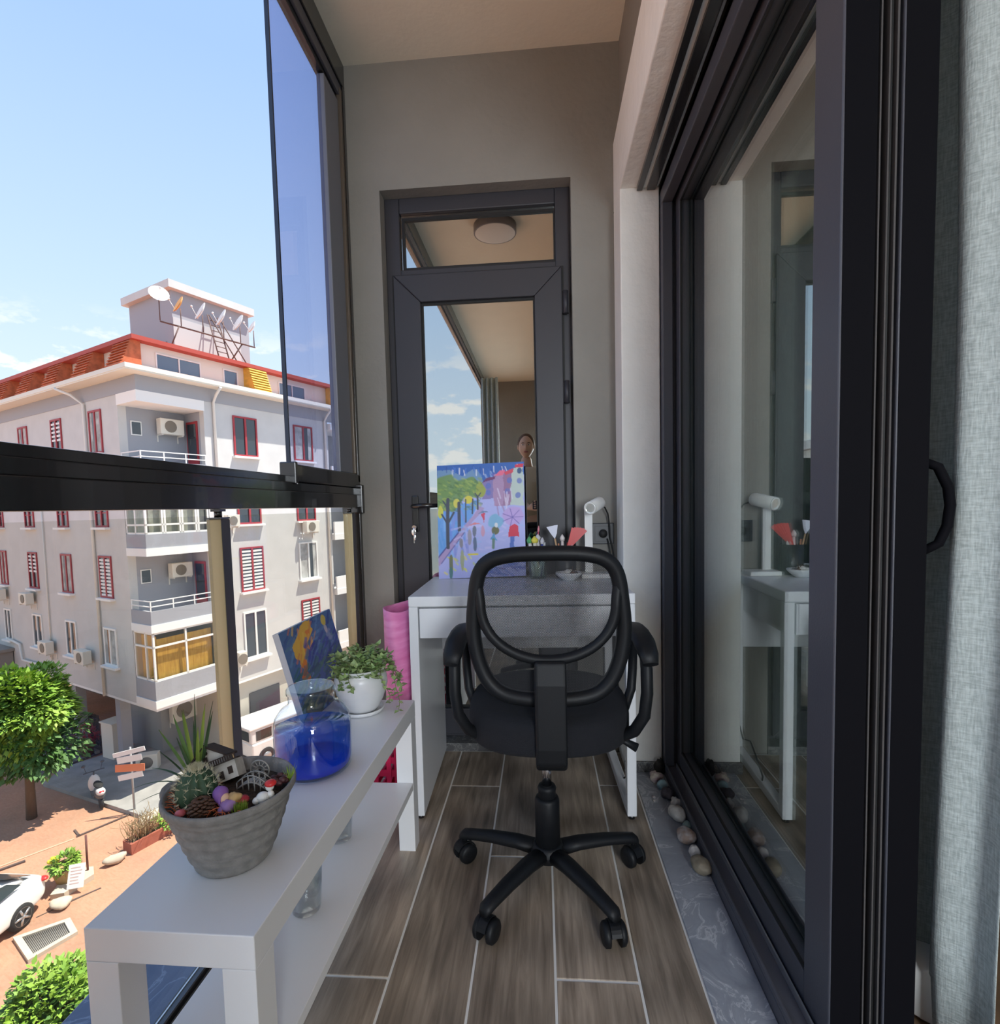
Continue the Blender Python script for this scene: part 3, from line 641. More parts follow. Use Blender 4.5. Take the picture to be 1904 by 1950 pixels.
# --- wheel, fence, figurines, mushrooms
m_pewter = mat('grey_pewter', (.35,.34,.32), .5, .4)
wc = Vector((-.484, .878, gz+.018)); wh = MB()
wh.tube([wc+Vector((cos(t_)*.017, .15*sin(0), sin(t_)*.017)) for t_ in [2*pi*k/24 for k in range(24)]], .0016, 6, closed=True)
wh.tube([wc+Vector((cos(t_)*.008, 0, sin(t_)*.008)) for t_ in [2*pi*k/16 for k in range(16)]], .001, 6, closed=True)
for k in range(12):
    a = 2*pi*k/12; wh.tube([wc+Vector((cos(a)*.003,0,sin(a)*.003)), wc+Vector((cos(a)*.016,0,sin(a)*.016))], .0009, 5)
tag(wh.build('wagon_wheel', m_pewter), 'tiny grey spoked wagon wheel standing behind the little bridge', 'wheel')
br = MB(); bc = Vector((-.476, .842, gz))
for yy in (-.006, .010):
    br.tube([bc+Vector((x, yy, .004+.013*(1-(x/.026)**2))) for x in [-.026+.0052*k for k in range(11)]], .0011, 6)
    br.tube([bc+Vector((x, yy, .016+.013*(1-(x/.026)**2))) for x in [-.026+.0052*k for k in range(11)]], .0011, 6)
    for k in range(6):
        x = -.026+.0104*k; br.tube([bc+Vector((x, yy, -.004)), bc+Vector((x, yy, .016+.013*(1-(x/.026)**2)))], .0011, 5)
for k in range(12):
    x = -.025+.0045*k; br.box(bc.x+x, bc.x+x+.0035, bc.y-.006, bc.y+.010, gz+.004+.013*(1-(x/.026)**2), gz+.006+.013*(1-(x/.026)**2))
tag(br.build('miniature_bridge', m_pewter), 'tiny arched grey bridge with railings in the middle of the grey bowl', 'miniature bridge')
m_skin = mat('figurine_skin', (.75,.50,.36), .6); m_lil = mat('lilac_paint', (.34,.20,.46), .6); m_violet = mat('violet_paint', (.26,.12,.42), .6)
gn = thing('figurine', 'small reclining figurine with a violet cap and lilac dress in the grey bowl', 'figurine', (-.497, .790, gz))
fx = Vector((-.497, .790, gz+.004))
b = MB(); b.ball(fx+Vector((.0,0,.012)), (.010,.009,.009)); b.build('head', m_skin, gn)
b = MB(); b.ball(fx+Vector((-.006,.002,.016)), (.012,.012,.014), jitter=.04); b.lathe([(.010,-.002),(.0125,0),(.010,.002)], fx+Vector((-.001,0,.010)), 16, 'X'); b.build('cap', m_violet, gn)
b = MB(); b.ball(fx+Vector((.012,-.006,.003)), (.014,.012,.009), jitter=.10); b.ball(fx+Vector((.006,-.012,-.001)), (.008,.008,.007)); b.build('dress', m_lil, gn)
b = MB(); b.ball(fx+Vector((.018,.002,.012)), (.010,.007,.008), jitter=.12, seed=2); b.build('hair', mat('sandy_hair', (.55,.36,.16), .8), gn)
m_whitep = mat('glossy_white_figurine', (.75,.75,.72), .35)
wf_ = thing('figurine', 'small white figurine in a red cap by the right rim of the grey bowl', 'figurine', (-.436, .812, gz))
b = MB(); b.ball((-.440,.806,gz+.008), (.011,.010,.010)); b.ball((-.430,.812,gz+.010), (.006,.006,.008)); b.ball((-.448,.800,gz+.006),(.006,.006,.006)); b.build('body', m_whitep, wf_)
b = MB(); b.ball((-.434,.818,gz+.021), (.007,.007,.007)); b.build('head', m_whitep, wf_)
b = MB(); b.ball((-.433,.819,gz+.026), (.0095,.0095,.0055)); b.build('cap', m_red, wf_)
for px, py, s_, lb in ((-.470,.800,1.0,'tiny toadstool with a dark red cap between the lilac figurine and the bridge'),(-.548,.758,.9,'tiny pink and white toadstool at the front rim of the grey bowl')):
    ms_ = thing('toadstool', lb, 'toadstool', (px,py,gz))
    b = MB(); b.lathe([(.004*s_,-.004),(.003*s_,.008*s_)], (px,py,gz), 10); b.build('stem', m_whitep, ms_)
    b = MB(); b.lathe([(.009*s_,.006*s_),(.0095*s_,.009*s_),(.007*s_,.013*s_),(.0001,.015*s_)], (px,py,gz), 14); b.build('cap', mat('toadstool_red', (.42,.03,.05), .3) if s_ == 1 else mat('toadstool_pink', (.65,.15,.18), .4), ms_)
pcn = MB(); cpos = Vector((-.520,.768,gz+.002))
for i in range(9):
    for k in range(9):
        a = 2*pi*k/9+i*.35; r_ = .017*sin(pi*(i+1.3)/11); z = i*.0032; c_ = cpos+Vector((r_*cos(a), r_*sin(a), z-.002))
        pcn.ball(c_, (.0045,.0045,.0016), 6, 4)
tag(pcn.build('pine_cone', mat('pine_cone_brown', (.10,.05,.03), .7)), 'small brown pine cone lying at the front of the grey bowl', 'pine cone')
mo = MB()
for _ in range(110):
    a, r_ = rr.uniform(0,6.28), rr.uniform(0,.011); p = Vector((-.462+r_*cos(a), .778+r_*sin(a), gz-.003)); spike(mo, p, p+Vector((rr.uniform(-.005,.005), rr.uniform(-.005,.005), rr.uniform(.012,.022))), .0009)
tag(mo.build('moss_tuft', mat('moss_green', (.22,.32,.03), .8)), 'bright yellow green moss tuft at the right front of the grey bowl', 'moss')
su = thing('succulent', 'small dark red rosette succulent at the back right of the grey bowl', 'plant', (-.440,.862,gz))
m_sucd = mat('dark_red_succulent', (.07,.02,.02), .5)
for k in range(10):
    a = 2*pi*k/10; b = MB(); b.ball((-.440+.010*cos(a), .862+.010*sin(a), gz+.008+(k%2)*.004), (.007,.005,.005)); b.build('leaf', m_sucd, su)
gs = MB()
for _ in range(16):
    p = Vector((-.425,.868,gz)); spike(gs, p, p+Vector((rr.uniform(-.012,.012), rr.uniform(-.01,.01), rr.uniform(.02,.034))), .0012)
tag(gs.build('grass_sprig', mat('sprig_green', (.25,.40,.05), .6)), 'small bright green sprig at the back right rim of the grey bowl', 'plant')

bpy.context.view_layer.update()
for o in list(COL.objects):
    if o.parent is None and o.name.split('.')[0] in ('planter_bowl','barrel_cactus','spiky_plant','miniature_house','wagon_wheel','miniature_bridge','figurine','toadstool','pine_cone','moss_tuft','succulent','grass_sprig'): o.location.x -= .022
# --- clear jar of blue water
JC = Vector((-.5275, 1.142, .4503))
jr = thing('glass_jar', 'round glass jar of deep blue water between the grey bowl and the white pot', 'jar', JC)
m_jar = glass('jar_glass', (.84,.90,.985), 1.4, base=.03)
MB().lathe([(.0001,0),(.066,0),(.078,.004),(.083,.012),(.084,.03),(.084,.105),(.080,.125),(.068,.142),(.056,.150),(.050,.154),(.050,.176),(.0535,.179),(.0535,.188),(.051,.191),(.048,.190)], JC, 56).build('glass_body', m_jar, jr)
def water(name, col, dens, ior=1.33):
    M = bpy.data.materials.new(name); M.use_nodes = True; t = M.node_tree; t.nodes.clear(); o = N(t, 'ShaderNodeOutputMaterial')
    tr_ = N(t, 'ShaderNodeBsdfTransparent'); tr_.inputs[0].default_value = (.90,.95,1,1); gl = N(t, 'ShaderNodeBsdfGlossy'); gl.inputs['Roughness'].default_value = .03
    tl = N(t, 'ShaderNodeBsdfTranslucent'); tl.inputs[0].default_value = (*col, 1); m0 = N(t, 'ShaderNodeMixShader'); m0.inputs[0].default_value = dens; t.links.new(tr_.outputs[0], m0.inputs[1]); t.links.new(tl.outputs[0], m0.inputs[2])
    fr_ = fresnel(t, ior); m1 = N(t, 'ShaderNodeMixShader'); t.links.new(fr_.outputs[0], m1.inputs[0]); t.links.new(m0.outputs[0], m1.inputs[1]); t.links.new(gl.outputs[0], m1.inputs[2])
    t.links.new(m1.outputs[0], o.inputs[0])
    va = N(t, 'ShaderNodeVolumeAbsorption'); va.inputs[0].default_value = (.12,.42,.98,1); va.inputs[1].default_value = 9; t.links.new(va.outputs[0], o.inputs[1]); return M
m_bluew = water('blue_water', (.10,.40,1.0), .50)
MB().lathe([(.0001,.006),(.064,.006),(.076,.010),(.081,.018),(.0815,.03),(.0815,.100),(.0001,.100)], JC, 56).build('blue_water', m_bluew, jr)
MB().lathe([(.0001,.0065),(.064,.0065),(.077,.012),(.080,.02),(.080,.026),(.0001,.026)], JC, 40).build('dark_bottom_layer', mat('dark_blue_layer', (.01,.03,.42), .2, spec=.6), jr)  # darker blue layer in the bottom of the jar

# --- white pot with leafy plant and saucer
WC = Vector((-.532, 1.478, .4503))
sc_ = MB(); sc_.lathe([(.0001,0),(.050,0),(.060,.004),(.0655,.013),(.063,.015),(.055,.007),(.0001,.006)], WC, 40)
m_glaze = mat('white_glazed_ceramic', (.78,.79,.80), .3, noise=.04, nscale=20)
tag(sc_.build('saucer', m_glaze), 'white round saucer under the white flower pot', 'saucer')
wp = thing('flower_pot', 'white glazed pot with a trailing leafy plant at the far end of the bench', 'plant', WC+Vector((0,0,.0065)))
pr = [(.0001,.0068),(.042,.0068),(.046,.012)]
for i in range(17):
    t_ = i/16; pr.append((.047+.029*sin(pi*min(1,t_*.93+.02)**.95*.62)-.006*max(0,t_-.75)*4*.6+.0006*sin(t_*30), .014+.100*t_))
pr += [(.0665,.120),(.0725,.129),(.0735,.133),(.070,.134),(.063,.124),(.060,.112),(.0001,.108)]
MB().lathe(pr, WC, 48).build('pot', m_glaze, wp)
sl_ = MB().lathe([(.0001,.114),(.060,.112)], WC, 24).build('soil', m_soil, wp); sl_['kind'] = 'stuff'
m_lf = mat('trailing_leaf', (.26,.42,.14), .5, col2=(.42,.52,.24), nscale=25); m_stem = mat('green_stem', (.16,.16,.07), .7)
stm, lfs = MB(), MB(); rp_ = random.Random(11)
def leaf(mb, p, d, up, L_, w):
    d = d.normalized(); s = d.cross(up)
    s = s.normalized() if s.length > 1e-4 else Vector((1,0,0)); u = s.cross(d)
    mb.add([p, p+d*L_*.35+s*w+u*w*.3, p+d*L_, p+d*L_*.35-s*w+u*w*.3, p+d*L_*.45-u*w*.2], [(0,1,4),(1,2,4),(2,3,4),(3,0,4)], True)
for k in range(70):
    a = rp_.uniform(0, 6.28); r0 = rp_.uniform(0, .045); p = WC+Vector((r0*cos(a), r0*sin(a), .112)); L_ = rp_.uniform(.03, .095); el_ = rp_.uniform(.3, 1.3)
    pts = [p]
    dvec = Vector((cos(a)*cos(el_), sin(a)*cos(el_), sin(el_)))
    for j in range(6):
        pts.append(pts[-1]+dvec*L_/6); dvec = (dvec+Vector((rp_.uniform(-.15,.15), rp_.uniform(-.15,.15), -.12))).normalized()
    stm.tube(pts, .0009, 5, caps=False)
    for q in pts[1:]:
        for _ in range(3):
            leaf(lfs, q, Vector((rp_.uniform(-1,1), rp_.uniform(-1,1), rp_.uniform(-.3,.8))), Vector((0,0,1)), rp_.uniform(.013,.024), rp_.uniform(.006,.010))
for a0, L_, drop in ((-.15,.17,.16),(.1,.14,.10),(-.5,.12,.11),(-2.0,.07,.05),(.5,.13,.06),(-1.6,.07,.05),(-.05,.16,.05)):
    p = WC+Vector((.05*cos(a0), .05*sin(a0), .125)); pts = [p]; n = 14
    for j in range(1, n+1):
        u = j/n; rr_ = .05+min(.10, L_*.9*u**.7 if u < .8 else L_*.9*.85)*.62; pts.append(WC+Vector((rr_*cos(a0)+.006*sin(u*9), rr_*sin(a0), .125+.035*sin(pi*min(1,u*1.5))*(1-u)-drop*max(0,u-.3)**1.2*1.1)))
    stm.tube(pts, .0009, 5, caps=False)
    for q in pts[2:]:
        for _ in range(2): leaf(lfs, q, Vector((rp_.uniform(-1,1), rp_.uniform(-1,1), rp_.uniform(-.8,.3))), Vector((0,0,1)), rp_.uniform(.012,.02), rp_.uniform(.005,.008))
stm.build('stems', m_stem, wp); q_ = lfs.build('foliage', m_lf, wp); q_['kind'] = 'stuff'

# --- two drinking glasses on the lower shelf
m_tumbler = glass('tumbler_glass', (.86,.87,.88), 1.45, base=.06)
for (x, y), lb in (((-.520, 1.250), 'clear drinking glass on the lower shelf, the one nearer the jar end'), ((-.500, 1.015), 'clear drinking glass on the lower shelf, the one nearer the camera')):
    g = MB(); g.lathe([(.0001,.0),(.026,.0),(.029,.004),(.034,.10),(.0325,.10),(.027,.012),(.0001,.012)], (x, y, .2142), 28)
    tag(g.build('drinking_glass', m_tumbler), lb, 'glass', 'glasses on the lower shelf')
# ================================================================ PAINTED CANVASES
import numpy as np
class Paint:
    def __init__(s, nx, ny, base, seed=0):
        s.nx, s.ny = nx, ny; s.U, s.V = np.meshgrid(np.linspace(0,1,nx), np.linspace(0,1,ny)); s.A = np.zeros((ny,nx,3)); s.A[:] = base
        s.r = np.random.RandomState(seed)
    def wob(s, f, a, p=0): return a*(np.sin(f*s.U+3*s.V*f*.3+p)+np.sin(f*1.7*s.V+p*2+s.U*f*.5))
    def put(s, mk, c, al=1):
        mk = np.clip(mk, 0, 1)[..., None]*al; c = np.array([((x/255)/12.92 if x/255 <= .04045 else ((x/255+.055)/1.055)**2.4) for x in c]); s.A = s.A*(1-mk)+c*mk
    def ell(s, cx, cy, rx, ry, c, al=1, rot=0, soft=.15, wob=.06):
        du, dv = s.U-cx, (s.V-cy); a, b = du*cos(rot)+dv*sin(rot), -du*sin(rot)+dv*cos(rot)
        d = np.sqrt((a/rx)**2+(b/ry)**2)+s.wob(40, wob, cx*9); s.put((1-d)/soft+.5, c, al)
    def poly(s, pts, c, al=1, w=.004):
        ins = np.zeros_like(s.U, bool); uu = s.U+s.wob(30, w, 1); vv = s.V+s.wob(26, w, 2); n = len(pts)
        for i in range(n):
            x1, y1 = pts[i]; x2, y2 = pts[(i+1) % n]
            if y1 == y2: continue
            k = ((y1 > vv) != (y2 > vv)) & (uu < (x2-x1)*(vv-y1)/(y2-y1)+x1); ins ^= k
        s.put(ins.astype(float), c, al)
    def line(s, x1, y1, x2, y2, w, c, al=1):
        dx, dy = x2-x1, y2-y1; L2 = dx*dx+dy*dy+1e-9; t = np.clip(((s.U-x1)*dx+(s.V-y1)*dy)/L2, 0, 1)
        d = np.sqrt((s.U-x1-t*dx)**2+((s.V-y1-t*dy)*1.3)**2); s.put((w-d)/(.004)+.5, c, al)
    def strokes(s, n, u0, u1, v0, v1, L_, w, ang, cols, al=.6):
        for _ in range(n):
            u, v, a = s.r.uniform(u0,u1), s.r.uniform(v0,v1), ang+s.r.uniform(-.4,.4); s.line(u, v, u+L_*cos(a), v+L_*sin(a), w*s.r.uniform(.6,1.3), cols[s.r.randint(len(cols))], al)
def make_canvas(name, label, TL, TR, BL, thick, P, mt, loc=None):
    """flat stretched canvas: front face from corners TL, TR, BL, thickness behind"""
    TL, TR, BL = Vector(TL), Vector(TR), Vector(BL); BR = TR+BL-TL; nrm = (BL-TL).cross(TR-TL).normalized()
    if nrm.dot(Vector((0,0,CH))-TL) < 0: nrm = -nrm
    t = thing(name, label, 'painting', (BL+BR)/2); back = -nrm*thick
    b = MB(); b.add([TL-nrm*.0004, TR-nrm*.0004, BR-nrm*.0004, BL-nrm*.0004, TL+back, TR+back, BR+back, BL+back], [(0,1,2,3),(7,6,5,4),(0,4,5,1),(1,5,6,2),(2,6,7,3),(3,7,4,0)])
    b.build('stretcher', mat('canvas_edge', (.62,.66,.74), .8), t)
    vs_ = []; nx, ny = P.nx, P.ny
    for j in range(ny):
        for i in range(nx): vs_.append(TL+(TR-TL)*(i/(nx-1))+(BL-TL)*(j/(ny-1)))
    fs_ = [(j*nx+i, j*nx+i+1, (j+1)*nx+i+1, (j+1)*nx+i) for j in range(ny-1) for i in range(nx-1)]
    me = bpy.data.meshes.new('picture'); me.from_pydata([tuple(v) for v in vs_], [], fs_); me.update()
    ca = me.color_attributes.new('paint', 'FLOAT_COLOR', 'POINT'); arr = np.ones((ny*nx, 4)); arr[:, :3] = np.clip(P.A.reshape(-1,3)**.85*1.12, 0, .95); ca.data.foreach_set('color', arr.ravel())
    me.materials.append(mt); o = bpy.data.objects.new('picture', me); COL.objects.link(o); attach(o, t); return t
m_paint = attr_mat('acrylic_paint', .5)
P1 = Paint(150, 200, (.36,.40,.78), 3)
def q1(x, y): return ((x-160)/1240, (y-160)/1710)
P = P1
P.poly([q1(100,100),q1(1450,100),q1(1450,330),q1(900,480),q1(400,520),q1(100,420)], (38,86,170))
P.poly([q1(160,230),q1(330,240),q1(430,280),q1(520,330),q1(690,230),q1(800,330),q1(820,470),q1(160,500)], (96,136,178))
P.strokes(26, 0, .95, .01, .06, .05, .006, 1.4, [(225,232,245),(24,60,150),(60,110,200)], .7)
P.strokes(20, .45, .8, .05, .15, .07, .010, 1.2, [(150,180,225),(40,90,180),(110,90,170)], .6)
P.poly([q1(160,800),q1(780,690),q1(640,960),q1(330,1330),q1(160,1540)], (92,150,222))
P.strokes(40, .0, .35, .40, .75, .10, .012, 1.5, [(120,175,235),(90,120,215),(70,140,215),(120,130,210)], .6)
P.poly([q1(790,450),q1(960,400),q1(960,700),q1(800,690)], (118,108,170)); P.poly([q1(960,330),q1(1110,300),q1(1110,800),q1(960,800)], (160,128,170))
P.poly([q1(1110,330),q1(1230,300),q1(1200,810),q1(1100,800)], (138,100,140)); P.poly([q1(1230,260),q1(1390,220),q1(1390,820),q1(1195,810)], (178,196,190))
P.poly([q1(790,455),q1(860,380),q1(990,355),q1(980,400)], (92,44,92)); P.poly([q1(975,350),q1(1050,270),q1(1130,260),q1(1110,340)], (222,96,130)); P.poly([q1(1120,290),q1(1250,250),q1(1240,330),q1(1140,350)], (200,60,80)); P.poly([q1(1260,240),q1(1270,200),q1(1390,180),q1(1390,240)], (200,44,74))
for x, y in ((890,500),(890,600),(1190,430),(1160,590),(1330,440),(1310,660)): P.ell(*q1(x,y), .030, .026, (78,100,180), .85)
P.ell(*q1(1335,290), .026, .026, (40,74,120)); P.strokes(14, .68, .85, .15, .45, .09, .008, 1.5, [(220,210,240),(140,90,140)], .55)
for x, y, rx, ry in ((300,480,.14,.10),(200,560,.10,.12),(380,640,.12,.07),(560,520,.12,.09),(640,480,.10,.07),(700,540,.08,.07),(220,760,.08,.05),(360,780,.06,.05)): P.ell(*q1(x,y), rx, ry, (96,134,72), .95)
P.ell(*q1(780,560), .055, .065, (142,156,66)); P.strokes(120, 0, .50, .12, .40, .03, .010, .4, [(120,150,70),(72,110,64),(140,168,84),(66,104,66),(150,168,76)], .6)
P.ell(*q1(430,740), .035, .04, (200,196,80)); P.ell(*q1(600,690), .05, .035, (206,196,66)); P.ell(*q1(200,860), .03, .06, (190,196,70))
P.poly([q1(160,1540),q1(330,1330),q1(640,960),q1(760,800),q1(830,830),q1(560,1150),q1(330,1450),q1(160,1680)], (160,140,190)); P.line(*q1(160,1545), *q1(480,1150), .008, (60,66,140)); P.line(*q1(200,1640), *q1(540,1180), .006, (90,90,160))
for pts, w in ((((300,1400),(300,1000),(310,680)),.020),(((300,1050),(220,900)),.010),(((300,1050),(390,880)),.012),(((300,800),(240,700)),.008),(((465,1150),(465,740)),.018),(((560,1030),(565,690)),.008),(((655,900),(665,690)),.009),(((735,840),(735,650)),.011),(((735,660),(700,600)),.007),(((735,660),(780,600)),.007)):
    for a, b in zip(pts[:-1], pts[1:]): P.line(*q1(*a), *q1(*b), w, (52,60,76))
P.strokes(60, .15, .98, .50, .97, .07, .012, .1, [(176,182,236),(160,170,232),(196,190,238),(140,176,232)], .5)
P.strokes(16, .05, .5, .80, .95, .03, .010, .6, [(206,214,90),(170,190,110),(216,206,70)], .7); P.line(*q1(590,1520), *q1(720,1520), .010, (216,200,50))
P.ell(*q1(985,1040), .085, .062, (110,165,205)); P.ell(*q1(1240,970), .118, .085, (176,150,214)); 
for a in range(7): P.line(*q1(1225,985), *q1(1225+150*cos(a*.9), 985+130*sin(a*.9)), .004, (96,84,170))
P.poly([q1(1155,1280),q1(1180,1120),q1(1240,1090),q1(1310,1130),q1(1315,1280)], (200,40,66)); P.poly([q1(1185,1280),q1(1250,1280),q1(1245,1440),q1(1190,1440)], (64,96,180))
P.ell(*q1(975,1170), .045, .035, (88,92,62)); P.ell(*q1(992,1095), .020, .022, (210,216,222)); P.poly([q1(900,1310),q1(950,1220),q1(1010,1310)], (72,140,190)); P.line(*q1(950,1310), *q1(945,1430), .016, (86,120,110))
P.poly([q1(740,900),q1(800,865),q1(890,890),q1(800,900)], (96,120,160)); P.poly([q1(780,905),q1(840,905),q1(810,1060)], (196,60,90)); P.poly([q1(590,1085),q1(680,1045),q1(770,1080)], (206,120,130))
for x, y, h, c in ((680,1170,.05,(90,100,120)),(800,1170,.05,(190,140,170)),(610,1250,.07,(140,136,150)),(685,1360,.06,(70,90,120)),(490,1350,.04,(120,120,130)),(340,1650,.08,(96,104,60)),(335,1780,.05,(60,110,110)),(500,1600,.09,(150,160,120)),(900,1680,.06,(40,50,80))): P.ell(*q1(x,y), .022, h, c, .95)
P.strokes(24, .45, 1, .84, .97, .10, .014, .2, [(70,100,190),(90,120,210),(60,70,160)], .6)
pa = on_desk(0,0)
make_canvas('canvas_painting', 'canvas painting of people with umbrellas on a tree lined street, standing on the desk', (-.4165,2.130,1.205), (-.0665,2.138,1.212), (-.4165,2.100,.7504), .018, P1, m_paint)

P2 = Paint(150, 110, (.05,.14,.36), 8); P = P2
P.strokes(160, 0, 1, 0, .6, .14, .018, -.5, [(60,110,170),(40,80,150),(90,140,190),(30,60,130),(70,120,150)], .7)
for pts, c in (([(.12,.22),(.35,.02),(.52,.0),(.56,.12),(.46,.20),(.36,.38),(.24,.52),(.18,.40)], (228,180,60)), ([(.20,.45),(.42,.12),(.50,.10),(.38,.34),(.26,.50)], (226,128,44)), ([(.16,.52),(.24,.44),(.28,.60),(.20,.66)], (216,100,40))): P.poly(pts, c, 1, .012)
P.strokes(22, .12, .55, .04, .5, .10, .014, -1.0, [(236,196,80),(228,150,50),(210,120,60),(90,130,160)], .6)
P.ell(.80, .09, .05, .07, (200,190,80)); P.ell(.84,.28,.06,.07,(110,140,180)); P.ell(.80,.20,.03,.05,(170,180,190))
P.strokes(60, .3, 1, .25, .6, .09, .022, -.7, [(20,50,140),(40,70,160),(30,90,120),(60,120,140)], .7)
P.strokes(70, 0, 1, .5, .8, .12, .020, -.4, [(50,110,120),(30,80,110),(70,130,110),(40,100,90)], .7)
P.ell(.22,.88,.26,.14,(50,84,52)); P.ell(.70,.92,.28,.12,(110,130,60)); P.strokes(50, 0, 1, .76, 1, .08, .02, -.3, [(40,70,50),(90,110,50),(30,60,60),(130,140,70)], .7)
make_canvas('canvas_painting', 'small blue and yellow abstract canvas leaning on the railing glass behind the white pot', (-.718,1.372,.706), (-.718,1.722,.706), (-.650,1.372,.4508), .018, P2, m_paint)

# ================================================================ THINGS ON THE DESK
lp = thing('desk_lamp', 'white lamp with a tilted cylinder head on a flat column on the desk', 'lamp', (.185,2.12,.7504))
m_lamp = mat('white_lamp_enamel', (.80,.80,.77), .45)
MB().box(.150,.265,2.05,2.14,.7504,.768).build('base', m_lamp, lp, bevel=.004)
b = MB(); b.box(.168,.198,2.108,2.120,.768,1.022); b.lathe([(.0001,-.006),(.015,-.006),(.015,.006),(.0001,.006)], (.183,2.114,1.022), 20, 'Y'); b.build('column', m_lamp, lp)
HM = Matrix.Translation((.200,2.068,1.028)) @ Matrix.Rotation(radians(-28), 4, 'Z') @ Matrix.Rotation(radians(12), 4, 'X')
b = MB(); b.lathe([(.0245,-.035),(.0245,.060),(.022,.065),(.0001,.066)], (0,0,0), 32, 'Y'); b.xf(HM); b.build('lamp_head', m_lamp, lp)
b = MB(); b.lathe([(.0245,-.035),(.0245,-.038),(.018,-.0385),(.014,-.028),(.0001,-.024)], (0,0,0), 32, 'Y'); b.xf(HM); b.build('reflector', mat('lamp_reflector', (.85,.87,.82), .15, .2), lp)
b = MB(); b.tube([(.183,2.104,1.022),(.193,2.085,1.025)], .008, 10); b.build('joint', m_lamp, lp)
cb_ = MB(); cb_.tube([(.236,2.135,1.030),(.252,2.155,1.022),(.266,2.170,.995),(.272,2.178,.955),(.275,2.182,.90),(.284,2.186,.86),(.290,2.188,.82),(.292,2.19,.70),(.290,2.185,.30),(.293,2.18,.16)], .0032, 8)
tag(cb_.build('lamp_cable', m_cable), 'thin black cable running down the wall from the desk lamp head', 'cable')
cb2 = MB(); cb2.tube([(.264,2.188,.895),(.272,2.184,.86),(.281,2.18,.80),(.283,2.185,.6),(.288,2.18,.25),(.286,2.06,.12),(.296,1.96,.155),(.3,1.90,.13),(.292,1.86,.075),(.27,1.92,.02),(.262,2.05,.006),(.27,2.14,.006)], .0032, 8)
tag(cb2.build('power_cable', m_cable), 'black power cable looping down beside the right desk leg', 'cable')
sk = thing('wall_socket', 'dark grey wall socket plate on the far wall behind the desk lamp', 'socket', (.248,2.1995,.915))
MB().box(.204,.292,2.190,2.1995,.872,.958).build('plate', mat('dark_grey_socket', (.06,.065,.07), .4), sk, bevel=.003)
b = MB(); frame_rect(b, .214,.282,.882,.948,.004,2.187,2.1899); b.lathe([(.021,2.1865),(.021,2.1899)], (.248,0,.915), 24, 'Y'); b.build('inset', mat('socket_inset', (.035,.037,.04), .4), sk)
MB().lathe([(.0001,2.1858),(.0175,2.1858),(.0175,2.1864)], (.248,0,.915), 24, 'Y').build('hole', m_gasket, sk)
# bowl of trinkets
bw = thing('trinket_bowl', 'small white bowl of shells and pebbles on the desk in front of the pen cups', 'bowl', (.098,2.015,.7504))
MB().lathe([(.0001,0),(.020,0),(.024,.003),(.042,.018),(.049,.026),(.050,.031),(.0475,.031),(.040,.020),(.022,.007),(.0001,.006)], (.098,2.015,.7504), 36).build('bowl', m_glaze, bw)
rp3 = random.Random(4)
for k, (x, y, z, r_, c, nm, lb) in enumerate(((.080,2.010,.778,(.013,.010,.008),(.75,.73,.68),'shell','white shell in the trinket bowl, the left one'),(.098,2.018,.782,(.017,.012,.010),(.80,.79,.74),'shell','large pale shell in the middle of the trinket bowl'),(.112,2.010,.777,(.011,.010,.007),(.14,.08,.05),'pebble','dark brown pebble in the trinket bowl'),(.124,2.016,.779,(.009,.012,.006),(.10,.07,.06),'pebble','small dark pebble at the right of the trinket bowl'),(.084,2.030,.777,(.010,.008,.006),(.16,.25,.12),'pebble','green stone at the back of the trinket bowl'))):
    tag(MB().ball((x,y,z), r_, 12, 7, .10, k).build(nm, mat('trinket_%d' % k, c, .5)), lb, nm)
b = MB(); 
for a in (.3, 1.4, 2.4): b.tube([(.110,2.012,.784),(.110+.018*cos(a),2.012,.784+.018*sin(a))], .0015, 5)
tag(b.build('twig', mat('brown_twig', (.12,.06,.03), .8)), 'tiny forked brown twig sticking out of the trinket bowl', 'twig')
# two pen cups
m_cup1 = glass('clear_pen_cup', (.85,.92,.88), 1.45, base=.05); m_cup2 = mat('black_pen_cup', (.012,.012,.015), .4)
c1 = Vector((-.018,2.095,.7504)); c2_ = Vector((.092,2.105,.7504))
tag(MB().lathe([(.0001,0),(.034,0),(.036,.004),(.039,.105),(.0365,.105),(.033,.006),(.0001,.006)], c1, 32).build('pen_cup', m_cup1), 'clear glass cup of white tubes and brushes beside the umbrella painting', 'cup')
tag(MB().lathe([(.0001,0),(.037,0),(.039,.004),(.042,.115),(.0395,.115),(.036,.006),(.0001,.006)], c2_, 32).build('pen_cup', m_cup2), 'black cup of brushes and red tools beside the desk lamp', 'cup')
def stick(c, dx, dy, tx, ty, zt, r, name, col, lb, cat_, tip=None):
    p, q = c+Vector((dx,dy,.008)), Vector((c.x+tx, c.y+ty, zt)); b = MB(); b.tube([p, p*.3+q*.7, q], [r, r, r*.8], 8)
    m_ = mat(name+'_%d%d%d' % tuple(int(x*99) for x in col), col, .45)
    if not tip: return tag(b.build(name, m_), lb, cat_)
    t = thing(name, lb, cat_, p); b.build('handle', m_, t); d_ = (q-p).normalized(); b = MB(); b.tube([q+d_*.0002, q+d_*.012, q+d_*.026], [r*1.2, r*1.5, r*.3], 8); b.build('tip', mat('tip_%d%d%d' % tuple(int(x*99) for x in tip), tip, .6), t); return t
stick(c1,-.015,.0,-.030,.005,.888,.0085,'paint_tube',(.80,.80,.78),'white paint tube at the left of the clear cup','paint tube',(.10,.40,.15))
